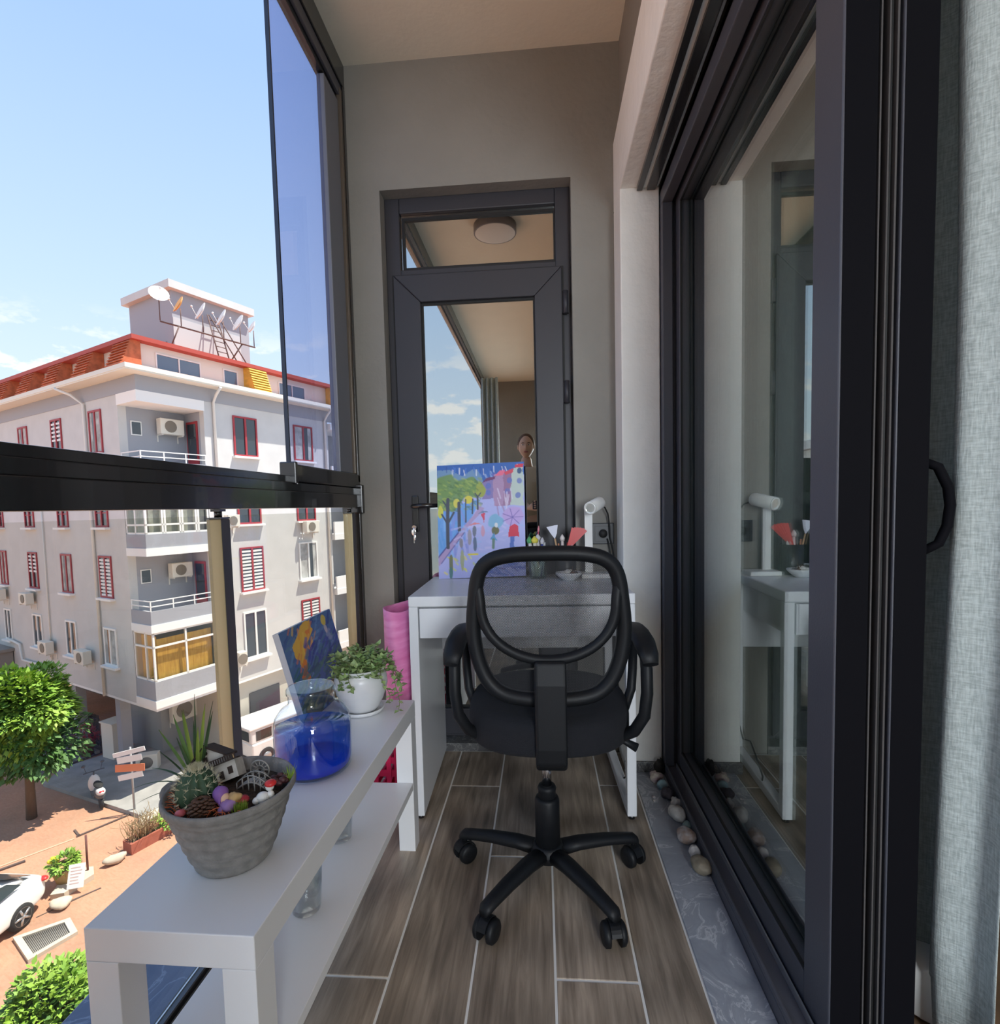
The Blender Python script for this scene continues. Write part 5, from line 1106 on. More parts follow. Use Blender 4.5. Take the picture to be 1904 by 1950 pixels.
# ground floor
w = B_(); w.box(1.9,15, 3.5,3.7, GZ,-6.43); w.box(1.9,2.1, 3.7,6.8, GZ,-6.43); w.build('ground_floor_wall', mat('grey_ground_floor', (.34,.34,.34), .9), bd)
w = B_(); w.box(3.3,15, .25,.5, GZ,-6.43); w.box(3.3,3.5, .5,3.49, GZ,-6.43); w.build('ground_floor_wall', mat('beige_ground_floor', (.55,.50,.42), .9), bd)
w = B_(); w.box(4.1,5.7, .20,.249, GZ,-7.1); w.box(6.5,8.5,.20,.249,GZ,-7.3); w.build('shop_opening', m_dark, bd)
w = B_(); w.box(4.5,4.7, 6.8,18, GZ,-6.43); w.box(2.11,4.5,6.6,6.79,GZ,-6.43); w.build('ground_floor_wall', mat('brown_stone_wall', (.25,.20,.16), .9, noise=.4, nscale=2), bd)
for a, b in ((.35,7.6),(.35,12.6),(.35,17.2),(.35,3.6)): 
    w = B_(); w.box(a,a+.4, b,b+.4, GZ,-6.43); w.build('pillar', m_bg, bd)
# annex with flat roof at far left
w = B_(); w.box(-2.2,-.05, 13.2,18, -7.2,-5.6); w.box(-2.3,-.02,13.1,18,-5.6,-5.45); an = w.build('annex', mat('annex_render', (.30,.27,.24), .9), bd)

# air conditioners: each its own thing
def ac(face, s0, z0, wd, hh, lb, depth=.32, fan=.62, off=.12, bl=None):
    t = thing('air_conditioner', lb, 'air conditioner', (P0.x, P0.y, 0), 0, 'air conditioners on the apartment block')
    def T(s, o, z): return (s, (bl or 0)-o, z) if face == 'R' else (-o, s, z)
    def bx(mb, sa, sb, oa, ob, za, zb):
        p, q = T(sa, oa, za), T(sb, ob, zb); mb.box(min(p[0],q[0]), max(p[0],q[0]), min(p[1],q[1]), max(p[1],q[1]), za, zb)
    c = B_(); bx(c, s0, s0+wd, off, off+depth, z0, z0+hh); c.build('casing', m_ac, t, bevel=.015, bseg=1)
    c = B_(); cs_, cz_ = s0+wd*.42, z0+hh/2; r = hh*.38; n = 16; o = off+depth+.004
    c.add([T(cs_+r*cos(2*pi*k/n), o, cz_+r*sin(2*pi*k/n)) for k in range(n)]+[T(cs_+r*cos(2*pi*k/n), o+.02, cz_+r*sin(2*pi*k/n)) for k in range(n)], [tuple(range(n)), tuple(range(n,2*n))]+[(k,(k+1)%n,(k+1)%n+n,k+n) for k in range(n)]); c.build('fan_grille', m_acd, t)
    for q_ in (.05, wd-.09): c = B_(); bx(c, s0+q_, s0+q_+.04, .001, off+depth, z0-.05, z0-.002); bx(c, s0+q_, s0+q_+.04, .001, .03, z0-.3, z0-.05); c.build('bracket', m_pipe, t)
ac('L', 8.2, -5.12, .85, .56, 'cream air conditioner below the shaded wall\'s white windows, left one of the pair')
ac('L', 4.65, -5.12, .85, .56, 'cream air conditioner below the shaded wall\'s white windows, right one of the pair')
ac('L', 9.95, -2.98, .80, .52, 'cream air conditioner just below a red framed window on the shaded wall')
ac('L', 13.2, -2.98, .80, .52, 'cream air conditioner at the left edge of the photo on the shaded wall')
ac('R', 7.25, -.02, .82, .56, 'cream air conditioner below the right red window on the sunlit wall')
ac('R', 3.10, .45, .55, .5, 'small cream air conditioner beside the downpipe just under the railing')
ac('R', 3.25, -5.55, .40, .6, 'narrow cream air conditioner left of the lowest white window on the sunlit wall')
ac('R', 1.35, 4.25, .95, .62, 'cream air conditioner in the top corner balcony', bl=BL_, off=.1)
ac('R', 1.45, -1.55, .85, .58, 'cream air conditioner in the open middle corner balcony', bl=BL_, off=.1)
ac('R', 2.2, -8.3, 1.25, .95, 'large cream air conditioner on the ground floor wall under the corner balconies', bl=3.5, off=.1)

# aerial bar with dishes, ladder
m_steel = mat('rusty_steel', (.12,.07,.06), .7); m_dish = mat('white_dish', (.80,.80,.78), .5)
ab = thing('aerial_bar', 'rust brown steel bar on the roof edge that carries the satellite dishes', 'steel bar', (P0.x, P0.y, 8))
b = B_(); b.tube([(1.7,1.2,8.75),(5.7,.7,8.62)], .035, 8); b.build('bar', m_steel, ab)
b = B_(); b.tube([(2.4,1.1,8.72),(2.1,1.25,7.85)], .03, 6); b.tube([(5.1,.8,8.64),(4.7,1.1,7.85)], .03, 6); b.build('leg', m_steel, ab)
def barpt(u): return Vector((1.7+4.0*u, 1.2-.5*u, 8.75-.13*u))
for u, r, yaw, m_, lb in ((.0,.36,-45,m_dish,'round white satellite dish facing the street, leftmost on the bar'),(.20,.36,-128,mat('orange_dish', (.75,.36,.10), .6),'orange satellite dish seen almost edge on'),(.42,.40,-130,m_dish,'white satellite dish seen edge on in front of the tower middle'),
                          (.64,.40,-132,m_dish,'white satellite dish seen edge on beside the roof ladder'),(.83,.40,-128,m_dish,'white satellite dish seen edge on right of the tower'),(.99,.30,-130,m_dish,'white satellite dish at the right end of the bar by the glazing edge')):
    p0 = barpt(u); t = thing('satellite_dish', lb, 'satellite dish', BMX @ p0, 0, 'satellite dishes on the roof bar'); hgt = .75 if u else .9
    b = B_(); b.tube([p0+Vector((0,0,.036)), p0+Vector((0,0,hgt))], .022, 6); b.build('mast', m_steel, t)
    c_ = BMX @ (p0+Vector((0,0,hgt+.12))); D_ = Matrix.Translation(c_) @ Matrix.Rotation(radians(yaw), 4, 'Z') @ Matrix.Rotation(radians(-25), 4, 'Y')
    b = MB(); b.lathe([(r,.10),(r*.75,.055),(r*.4,.016),(.0001,0),(r*.4,.004),(r*.75,.04),(r*1.01,.09)], (0,0,0), 24, 'X'); b.xf(D_); b.build('reflector', m_, t)
    b = MB(); b.tube([(.02,0,-r*.9),(.42,0,-.05)], .012, 5); b.ball((.43,0,-.03), .045, 8, 6); b.xf(D_); b.build('feed_arm', m_dish, t)
ld = thing('ladder', 'rusty metal ladder leaning on the right side of the stair tower', 'ladder', BMX @ Vector((4.7,1.6,7.8)))
for k, (a0, a1, x0_, x1_) in enumerate(((4.35,4.9,4.75,4.95),)):
    for s in (0, .5):
        b = B_(); b.tube([(4.3+s,1.3,7.75),(4.3+s+.25,2.45,10.1)], .03, 6); b.build('rail', m_steel, ld)
        b = B_(); b.tube([(5.2+s,1.2,7.75),(4.6+s,2.4,10.1)], .028, 6); b.build('rail', m_steel, ld)
    for j in range(8):
        u = (j+1)/9; b = B_(); b.tube([(4.3+.25*u,1.3+1.15*u,7.75+2.35*u),(4.8+.25*u,1.3+1.15*u,7.75+2.35*u)], .018, 5); b.build('rung', m_steel, ld)

# ---- ground
mpav = bpy.data.materials.new('red_block_paving'); mpav.use_nodes = True; t = mpav.node_tree; b = t.nodes['Principled BSDF']; L = t.links.new
tcn = N(t, 'ShaderNodeTexCoord'); mp_ = N(t, 'ShaderNodeMapping'); mp_.inputs['Rotation'].default_value = (0,0,radians(25)); L(tcn.outputs['Object'], mp_.inputs[0])
bk_ = N(t, 'ShaderNodeTexBrick'); bk_.inputs['Scale'].default_value = 5; bk_.inputs['Color1'].default_value = (.50,.27,.175,1); bk_.inputs['Color2'].default_value = (.44,.225,.14,1); bk_.inputs['Mortar'].default_value = (.40,.25,.175,1); bk_.inputs['Mortar Size'].default_value = .02
L(mp_.outputs[0], bk_.inputs['Vector']); n_ = N(t, 'ShaderNodeTexNoise'); n_.inputs['Scale'].default_value = .55; n_.inputs['Detail'].default_value = 6; L(tcn.outputs['Object'], n_.inputs['Vector'])
r_ = N(t, 'ShaderNodeValToRGB'); r_.color_ramp.elements[0].position = .35; r_.color_ramp.elements[0].color = (.78,.84,.84,1); r_.color_ramp.elements[1].position = .62; r_.color_ramp.elements[1].color = (1.12,1.05,1.0,1); L(n_.outputs['Fac'], r_.inputs[0])
m1 = N(t, 'ShaderNodeMixRGB', blend_type='MULTIPLY'); m1.inputs[0].default_value = 1; L(bk_.outputs['Color'], m1.inputs[1]); L(r_.outputs[0], m1.inputs[2]); L(m1.outputs[0], b.inputs['Base Color']); b.inputs['Roughness'].default_value = .9
g = struct(MB().box(-70,-1.0,-60,70,GZ-.2,GZ).build('ground', mpav))
gz_ = GZ+.001
def gstruct(nm, poly, z0, z1, m_):
    b = MB(); b.prism(poly, z0, z1); o = b.build(nm, m_); return struct(o)
m_conc = mat('grey_concrete', (.36,.35,.33), .9, noise=.2, nscale=2); m_cream = mat('cream_concrete', (.60,.53,.42), .9, noise=.15, nscale=2)
def bq(a, b): v = BMX @ Vector((a, b, 0)); return (v.x, v.y)
gstruct('pavement', [bq(-1.2,-.9), bq(15,-.9), bq(15,3.4), bq(-.9,6.0), bq(-1.9,5.2)], gz_, GZ+.14, m_conc)
gstruct('kerb', [bq(-1.5,-1.4), bq(15,-1.4), bq(15,-.91), bq(-1.3,-.91)], gz_, GZ+.13, m_cream)
gstruct('pavement_2', [bq(-1.6,6.2), bq(1.5,6.4), bq(1.5,16), bq(-3.4,16)], gz_, GZ+.10, mat('dark_terrace', (.17,.15,.14), .9, noise=.3, nscale=3))
def gline(x0_, y0_, x1_, y1_, w_, h_, m_, nm):
    d_ = Vector((x1_-x0_, y1_-y0_)).normalized(); n_ = Vector((-d_.y, d_.x))*w_/2
    return gstruct(nm, [(x0_+n_.x, y0_+n_.y), (x1_+n_.x, y1_+n_.y), (x1_-n_.x, y1_-n_.y), (x0_-n_.x, y0_-n_.y)], gz_, GZ+h_, m_)
m_dark_line = mat('dark_line_tone', (.10,.07,.06), .8); m_lite = mat('pale_line_stone', (.55,.38,.26), .9)
gline(-15.75,16.0,-14.85,17.45,.07,.04,m_dark_line,'dark_line_1'); gline(-15.70,16.05,-16.15,16.35,.06,.04,m_dark_line,'dark_line_2'); gline(-17.5,13.7,-15.75,15.9,.07,.02,m_lite,'line_1'); gline(-17.3,13.6,-16.3,14.75,.09,.05,m_dark_line,'dark_line_3')  # narrow dark strips on the paving, one starting at the sign post
gline(-13.35,13.2,-12.9,13.75,.05,.015,m_dark_line,'dark_line_4'); gline(-13.75,12.6,-13.05,13.55,.03,.012,m_dark_line,'dark_line_5')
# floor grate
gt = thing('floor_grate', 'rectangular metal grate in a pale stone frame set into the red paving', 'grate', (-12.9,11.9,GZ))
gA, gB, gC, gD = Vector((-13.62,11.85,0)), Vector((-12.72,12.55,0)), Vector((-12.10,12.12,0)), Vector((-12.55,11.22,0))
cen_ = (gA+gB+gC+gD)/4; b = MB()
outer_ = [gA,gB,gC,gD]; inner_ = [cen_+(p-cen_)*.74 for p in outer_]
for i in range(4):
    j = (i+1) % 4; b.prism([(outer_[i].x,outer_[i].y),(outer_[j].x,outer_[j].y),(inner_[j].x,inner_[j].y),(inner_[i].x,inner_[i].y)], gz_, GZ+.09)
b.build('frame', m_cream, gt); b = MB()
for k in range(24):
    u = k/23; p, q = inner_[0].lerp(inner_[1], u), inner_[3].lerp(inner_[2], u); b.tube([(p.x,p.y,GZ+.05),(q.x,q.y,GZ+.05)], .016, 4)
b.build('grating', mat('grate_metal', (.28,.26,.23), .6, .3), gt)
b = MB(); b.prism([(p.x,p.y) for p in inner_], gz_, GZ+.015); b.build('grate_bed', mat('grate_bed', (.16,.14,.12), .9), gt)

# ---- planters, sign, box, pots
m_brickr = mat('red_brick_planter', (.42,.13,.08), .9, noise=.2, nscale=8)
m_bush = mat('bright_leaf', (.30,.46,.06), .55, col2=(.17,.33,.04), nscale=2); m_bush2 = mat('shade_toned_leaf', (.10,.22,.05), .6, col2=(.06,.14,.03), nscale=2); m_dry = mat('dry_twig', (.36,.27,.15), .8); m_bark = mat('tree_bark', (.13,.09,.06), .9)  # m_bush2: darker leaf tone, paints shade inside and under the crowns
def crown(name, c, r, n, ls, mt, parent, seed, shell=.35, droop=.25, squash=1.0):
    rd = random.Random(seed); mb = MB(); ph = [rd.uniform(0,6.3) for _ in range(4)]
    for _ in range(n):
        v = Vector((rd.gauss(0,1), rd.gauss(0,1), rd.gauss(0,1))).normalized(); w = 1+.12*sin(5*v.x+ph[0])+.12*sin(6*v.y+ph[1])+.10*sin(7*v.z+ph[2])
        rr_ = (1-shell*rd.random()**1.6)*w; p = Vector((c[0]+v.x*r[0]*rr_, c[1]+v.y*r[1]*rr_, c[2]+v.z*r[2]*rr_))
        d_ = (v+Vector((rd.uniform(-.8,.8), rd.uniform(-.8,.8), rd.uniform(-.8,.5)-droop))).normalized(); up_ = Vector((rd.uniform(-.5,.5), rd.uniform(-.5,.5), 1)); L_ = ls*rd.uniform(.7,1.3)
        s_ = d_.cross(up_); s_ = s_.normalized() if s_.length > 1e-3 else Vector((1,0,0)); w2 = L_*.26
        mb.add([p, p+d_*L_*.45+s_*w2, p+d_*L_, p+d_*L_*.45-s_*w2], [(0,1,2,3)], False)
    o = mb.build(name, mt, parent); o['kind'] = 'stuff'; return o
def tree(lb, c, r, gx, gy, n, ls, seed, zt=None):
    t = thing('tree', lb, 'tree', (gx, gy, GZ)); b = MB()
    b.tube([(gx,gy,GZ-.02),(gx+.05,gy,(GZ+c[2])/2),(c[0],c[1],c[2])], [.16,.12,.08], 8)
    for k in range(7):
        a = k*.9+seed; e = Vector((c[0]+r[0]*.7*cos(a), c[1]+r[1]*.7*sin(a), c[2]+r[2]*.5*sin(k*2.1))); s_ = Vector((gx+.04,gy,GZ+(c[2]-GZ)*.62)); b.tube([s_, (s_+e)/2+Vector((0,0,.1)), e], [.07,.05,.02], 6)
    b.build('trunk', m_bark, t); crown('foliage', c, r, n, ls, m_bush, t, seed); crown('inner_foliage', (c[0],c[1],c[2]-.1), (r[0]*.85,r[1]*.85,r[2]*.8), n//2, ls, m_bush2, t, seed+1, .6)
    if r[0] > 1: crown('shade_toned_foliage', (c[0]+.1,c[1]+.2,c[2]-1.25), (r[0]*.92,r[1]*.92,r[2]*.85), n//3, ls, m_bush2, t, seed+2, .5)
    return t
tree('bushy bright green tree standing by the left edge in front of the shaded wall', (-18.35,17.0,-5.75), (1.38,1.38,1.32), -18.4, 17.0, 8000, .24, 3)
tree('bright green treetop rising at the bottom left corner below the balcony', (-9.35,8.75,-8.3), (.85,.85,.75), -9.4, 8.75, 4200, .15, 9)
st_ = thing('street_sign', 'street sign post with white and orange plates beside the corner kerb', 'sign', (-14.85,17.45,GZ))
b = MB(); b.tube([(-14.85,17.45,gz_),(-14.85,17.45,GZ+2.45)], .035, 8); b.build('post', mat('grey_post', (.35,.35,.36), .5, .3), st_)
m_sw = mat('white_sign', (.85,.85,.84), .5); m_so = mat('orange_sign', (.75,.25,.12), .5)
for z, h_, w_, m_, a in ((2.30,.16,1.05,m_sw,.35),(2.05,.22,.80,m_sw,.2),(1.72,.26,.95,m_so,-.1),(1.42,.2,.80,m_sw,.25)):
    b = MB(); b.box(-w_/2,w_/2,-.015,.015,-h_/2,h_/2); b.xf(Matrix.Translation((-14.85,17.40,GZ+z+ .0)) @ Matrix.Rotation(radians(15),4,'Z') @ Matrix.Rotation(-a*.5,4,'Y') @ Matrix.Translation((0,-.03,0))); b.build('sign_plate', m_, st_)
bx_ = thing('utility_box', 'tall cream utility cabinet against the ground floor wall', 'cabinet', (-19.0,21.5,GZ+.14))
b = MB(); b.box(-.42,.42,-.3,.3,0,1.55); b.xf(Matrix.Translation((-18.95,21.45,GZ+.141)) @ Matrix.Rotation(radians(-20),4,'Z')); b.build('cabinet_body', m_ac, bx_, bevel=.02); b = MB(); b.box(-.46,.46,-.34,.34,1.55,1.61); b.xf(Matrix.Translation((-18.95,21.45,GZ+.141)) @ Matrix.Rotation(radians(-20),4,'Z')); b.build('cabinet_lid', m_ac, bx_)
b = MB(); b.lathe([(.0001,0),(.22,0),(.30,.55),(.33,.56),(.33,.62),(.28,.62),(.26,.5),(.0001,.5)], (-20.45,21.6,GZ+.101), 20); tp = thing('plant_pot', 'brown clay pot with a small red shrub left of the utility cabinet', 'plant', (-20.45,21.6,GZ+.101)); b.build('pot', mat('brown_clay', (.22,.12,.08), .9), tp); crown('foliage', (-20.45,21.6,GZ+1.0), (.45,.45,.4), 260, .18, mat('red_leaf', (.35,.05,.06), .6), tp, 4)
b = MB(); b.box(-.4,.4,-.2,.2,0,.65); b.xf(Matrix.Translation((-16.6,20.4,GZ+.141)) @ Matrix.Rotation(radians(20),4,'Z')); ab2 = thing('outdoor_unit', 'low cream air conditioning unit standing on the pavement behind the sign post', 'air conditioner', (-16.6,20.4,GZ+.14)); b.build('casing', m_ac, ab2, bevel=.02)
b = MB(); b.lathe([(.0001,-.203),(.24,-.203),(.24,-.215),(.0001,-.215)], (0,0,.33), 20, 'Y'); b.xf(Matrix.Translation((-16.6,20.4,GZ+.141)) @ Matrix.Rotation(radians(20),4,'Z')); b.build('fan_grille', m_acd, ab2)
pb = thing('brick_planter', 'long low red brick planter with dry shrubs near the balcony', 'planter', (-13.05,16.05,GZ))
PT = Matrix.Translation((-12.95,16.2,gz_)) @ Matrix.Rotation(radians(67),4,'Z')
b = MB(); frame_rect_ = [(-1.0,1.0,-.24,-.16),(-1.0,1.0,.16,.24),(-1.0,-.92,-.16,.16),(.92,1.0,-.16,.16)]
for x0_, x1_, y0_, y1_ in frame_rect_: b.box(x0_,x1_,y0_,y1_,0,.34)
b.xf(PT); b.build('planter_wall', m_brickr, pb); b = MB(); b.box(-.92,.92,-.16,.16,0,.28); b.xf(PT); q = b.build('soil', m_soil, pb); q['kind'] = 'stuff'
b = MB(); rd = random.Random(2)
for _ in range(90):
    p = PT @ Vector((rd.uniform(-.95,-.1), rd.uniform(-.14,.14), .28)); d_ = Vector((rd.uniform(-.5,.5), rd.uniform(-.5,.5), 1)).normalized(); q1_ = p+d_*rd.uniform(.35,.6); b.tube([p,q1_], .010, 4, caps=False); b.tube([q1_, q1_+Vector((rd.uniform(-.3,.3),rd.uniform(-.3,.3),rd.uniform(.1,.4)))], .007, 4, caps=False)
b.build('dry_shrub', m_dry, pb); crown('foliage', tuple(PT @ Vector((.35,0,.42))), (.45,.45,.2), 500, .12, m_bush, pb, 6)
tag(MB().box(-13.6,-12.4,14.9,15.0,GZ+.0,GZ+.01).build('x', m_conc), 'x', 'x') if False else None
b = MB(); b.ball((0,0,.14), (.32,.15,.14), 14, 8, .08, 2); b.xf(Matrix.Translation((-13.36,14.80,GZ)) @ Matrix.Rotation(radians(50),4,'Z')); tag(b.build('boulder', m_cream), 'white painted stone lying in front of the brick planter', 'stone')
sb = gstruct('kerb_island', [(-13.95,13.22),(-13.62,13.32),(-13.42,14.10),(-13.72,14.42),(-14.35,14.3)], gz_, GZ+.16, m_cream)
po = thing('flower_tub', 'clay tub with green and yellow flowers beside the white car', 'plant', (-14.05,13.85,GZ+.16))
MB().lathe([(.0001,0),(.24,0),(.34,.36),(.37,.38),(.36,.43),(.31,.42),(.0001,.36)], (-14.05,13.85,GZ+.161), 24).build('tub', mat('ochre_clay', (.45,.32,.14), .8), po)
crown('foliage', (-14.05,13.85,GZ+.68), (.34,.34,.20), 520, .16, m_bush, po, 8); b = MB(); rd = random.Random(3)
for _ in range(10): b.ball((-14.25+rd.uniform(-.10,.14), 13.7+rd.uniform(-.12,.12), GZ+.80+rd.uniform(-.1,.08)), .06, 8, 5)
b.build('flowers', mat('yellow_petals', (.85,.65,.03), .6), po)
b = MB(); b.box(-.20,.20,-.015,.015,0,.62); b.xf(Matrix.Translation((-13.46,13.50,GZ+.161)) @ Matrix.Rotation(radians(20),4,'Z') @ Matrix.Rotation(radians(-22),4,'X')); nb = thing('notice_board', 'small white notice board leaning beside the flower tub', 'sign', (-13.46,13.50,GZ+.16)); b.build('board', m_sw, nb)
b = MB(); rd = random.Random(12)
for k in range(6): zz = .12+.08*k; b.box(-.14,.14-rd.uniform(0,.12),-.018,-.0155,zz,zz+.022)
b.xf(Matrix.Translation((-13.46,13.50,GZ+.161)) @ Matrix.Rotation(radians(20),4,'Z') @ Matrix.Rotation(radians(-22),4,'X')); b.build('faded_print', mat('faded_print', (.62,.45,.40), .7), nb)
b = MB(); b.tube([(-13.75,14.25,GZ+.161),(-13.73,14.25,GZ+1.25)], .03, 6); tag(b.build('bollard', mat('brown_post', (.16,.06,.05), .7)), 'thin dark brown post standing behind the flower tub', 'post')
b = MB(); b.ball((0,0,.12), (.28,.22,.12), 14, 8, .08, 5); b.xf(Matrix.Translation((-13.42,13.0,GZ+.0))); tag(b.build('boulder', m_cream), 'pale flat stone between the white car and the notice board', 'stone')
# iron fence under the building
fe = thing('iron_fence', 'dark iron railings under the overhanging building behind the tree', 'fence', bq(.9,9)+(GZ+.1,))
b = B_()
for z in (.25, 1.35): b.box(.88,.92, 6.9,14.5, GZ+z,GZ+z+.05)
b.build('rail', m_dark, fe)
for k in range(56): 
    b = B_(); b.box(.885,.915, 6.95+k*.135,6.98+k*.135, GZ+.102,GZ+1.55); b.build('bar', m_dark, fe)
b = B_(); 
for k, (a, bb_) in enumerate(((-.9,7.2),(-.9,9.0),(.4,6.2))): b.box(a,a+.15,bb_,bb_+1.6,GZ+.1,GZ+.22)
struct(b.build('kerb_blocks', m_conc))

# ---- white car (rear half in view)
m_carp = mat('white_car_paint', (.82,.82,.80), .25, coat=.6); m_carg = mat('car_glass', (.02,.03,.03), .05, spec=.9); m_tyre = mat('tyre', (.02,.02,.02), .8); m_rim = mat('alloy_wheel', (.55,.55,.55), .3, .8)
car = thing('car', 'white car seen from its right rear at the left edge of the street', 'car', (-14.75,10.7,GZ))
CT = Matrix(((0,-1,0,-14.62),(-1,0,0,10.85),(0,0,1,gz_),(0,0,0,1)))   # local x forward = -Y, local y = -X ; right side of the car faces +X
secs = [(-2.28,.42,.62,.74,.78),(-2.22,.30,.74,.84,.90),(-2.0,.24,.82,.88,.98),(-1.6,.20,.87,.90,1.02),(-1.1,.20,.89,.90,.99),(0,.20,.89,.89,.95),(1.1,.20,.89,.87,.93),(1.7,.22,.86,.82,.84),(2.1,.28,.76,.74,.72),(2.25,.40,.60,.60,.60)]
vs_ = []
for x, zb, hw, hw2, zt in secs: vs_ += [(x,-hw*.92,zb),(x,-hw,zb+.12),(x,-hw,(zb+zt)/2+.08),(x,-hw*.94,zt-.06),(x,-hw*.80,zt),(x,hw*.80,zt),(x,hw*.94,zt-.06),(x,hw,(zb+zt)/2+.08),(x,hw,zb+.12),(x,hw*.92,zb)]
fs_ = [(i*10+k, i*10+(k+1)%10, (i+1)*10+(k+1)%10, (i+1)*10+k) for i in range(len(secs)-1) for k in range(10)]+[tuple(range(10)), tuple(range((len(secs)-1)*10, len(secs)*10))]
b = MB(); b.add(vs_, fs_, True); b.xf(CT); b.build('body', m_carp, car, sub=2)
gs_ = [(-2.0,.70,.97,.70,.97),(-1.45,.74,1.0,.62,1.28),(-.9,.76,.98,.58,1.42),(-.2,.78,.96,.57,1.45),(.5,.78,.95,.58,1.38),(1.2,.76,.93,.70,.96)]
vs_ = []
for x, w0, z0, w1, z1 in gs_: vs_ += [(x,-w0,z0-.05),(x,-w1,z1),(x,w1,z1),(x,w0,z0-.05)]
fs_ = [(i*4+k, i*4+(k+1)%4, (i+1)*4+(k+1)%4, (i+1)*4+k) for i in range(5) for k in range(4)]+[(0,1,2,3),(20,21,22,23)]
b = MB(); b.add(vs_, fs_, True); b.xf(CT); b.build('cabin', m_carp, car, sub=1)
def carp(pts, nm, m_):
    b = MB(); b.add(pts, [tuple(range(len(pts)))]); b.xf(CT); o = b.build(nm, m_, car); md = o.modifiers.new('t', 'SOLIDIFY'); md.thickness = .012; md.offset = 0
for s in (-1, 1):
    carp([(-1.55,s*.735,1.07),(-1.25,s*.665,1.29),(-.55,s*.612,1.405),(-.55,s*.785,1.02)], 'side_window', m_carg); carp([(-.45,s*.785,1.02),(-.45,s*.612,1.41),(.35,s*.625,1.37),(.95,s*.765,.99)], 'side_window', m_carg)
    b = MB(); b.ball((-2.17,s*.72,.80), (.10,.13,.055), 12, 8); b.xf(CT); b.build('tail_light', m_red, car)
carp([(-1.96,-.58,1.035),(-1.96,.58,1.035),(-1.32,.52,1.37),(-1.32,-.52,1.37)], 'rear_window', m_carg)
for x in (-1.38, 1.35):
    for s in (-1, 1):
        b = MB(); b.lathe([(.20,s*.70),(.315,s*.71),(.325,s*.78),(.315,s*.90),(.23,s*.915)], (x,0,.325), 28, 'Y'); b.xf(CT); wo_ = b.build('wheel', m_tyre, car)
        b = MB(); b.lathe([(.235,s*.905),(.225,s*.918),(.215,s*.905)], (x,0,.325), 28, 'Y')
        for k in range(5):
            a = 2*pi*k/5; b.tube([(x,s*.905,.325),(x+.22*cos(a),s*.905,.325+.22*sin(a))], [.045,.03], 6)
        b.ball((x,s*.905,.325), .06, 8, 6); b.xf(CT); b.build('rim', m_rim, wo_)
# ---- scooter
sc = thing('scooter', 'small white and grey motor scooter parked at the edge of the shaded pavement', 'scooter', (-16.85,18.05,GZ))
ST = Matrix.Translation((-16.80,18.05,gz_)) @ Matrix.Rotation(radians(-38),4,'Z')
m_sc = mat('scooter_white', (.75,.75,.75), .3); m_scg = mat('scooter_grey', (.10,.11,.12), .4)
for x in (-.62, .58): b = MB(); b.lathe([(.12,-.05),(.23,-.045),(.24,0),(.23,.045),(.12,.05)], (x,0,.24), 20, 'Y'); b.xf(ST); b.build('wheel', m_tyre, sc)
b = MB(); b.ball((.42,0,.55), (.42,.17,.22), 14, 9); b.box(-.45,.2,-.14,.14,.28,.36); b.xf(ST); b.build('body', m_scg, sc); b = MB(); b.ball((.62,0,.66), (.26,.15,.13), 12, 8); b.xf(ST); b.build('rear_cowl', m_sc, sc)
b = MB(); b.ball((-.42,0,.62), (.09,.20,.34), 12, 8); b.xf(ST); b.build('leg_shield', m_sc, sc); b = MB(); b.ball((.28,0,.80), (.38,.14,.07), 12, 8); b.xf(ST); b.build('saddle', m_tyre, sc)
b = MB(); b.tube([(-.42,0,.9),(-.38,0,1.08)], .03, 6); b.tube([(-.30,-.32,1.12),(-.40,-.15,1.09),(-.40,.15,1.09),(-.30,.32,1.12)], .02, 6); b.tube([(-.38,-.22,1.1),(-.42,-.28,1.32)], .01, 5); b.ball((-.42,-.29,1.36), (.03,.07,.05), 8, 6); b.tube([(-.38,.22,1.1),(-.42,.28,1.32)], .01, 5); b.ball((-.42,.29,1.36), (.03,.07,.05), 8, 6); b.xf(ST); b.build('handlebar', m_scg, sc)
b = MB(); b.ball((.80,0,.70), (.06,.09,.05), 8, 6); b.xf(ST); b.build('tail_light', m_red, sc)
# ---- off-road vehicle behind the jar
jp = thing('off_road_car', 'boxy white off road car parked by the shop openings, seen behind the glass jar', 'car', (-11.9,22.3,GZ))
JT = Matrix.Translation((-11.75,22.4,gz_+.14)) @ Matrix.Rotation(radians(60),4,'Z')
b = MB(); b.box(-1.9,1.9,-.82,.82,.45,1.05); b.xf(JT); b.build('body', m_carp, jp, bevel=.06); b = MB(); b.box(-1.9,.9,-.78,.78,1.051,1.62); b.xf(JT); b.build('cabin', m_carp, jp, bevel=.05); b = MB(); b.box(-2.0,1.0,-.84,.84,1.63,1.75); b.xf(JT); b.build('roof', m_carp, jp, bevel=.04)
for x0_, x1_ in ((-1.7,-1.0),(-.85,-.05),(.08,.75)):
    for s in (-1, 1): b = MB(); b.box(x0_,x1_,s*.785-.004,s*.785+.004,1.14,1.54); b.xf(JT); b.build('side_window', m_carg, jp)
b = MB(); b.box(-1.915,-1.905,-.6,.6,1.14,1.54); b.xf(JT); b.build('rear_window', m_carg, jp)
for x in (-1.3, 1.25):
    for s in (-1, 1): b = MB(); b.lathe([(.18,s*.62),(.37,s*.63),(.38,s*.75),(.36,s*.86),(.16,s*.87)], (x,0,.38), 24, 'Y'); b.xf(JT); w_o = b.build('wheel', m_tyre, jp); b = MB(); b.lathe([(.20,s*.865),(.18,s*.885),(.0001,s*.89)], (x,0,.38), 20, 'Y'); b.xf(JT); b.build('rim', m_rim, w_o)

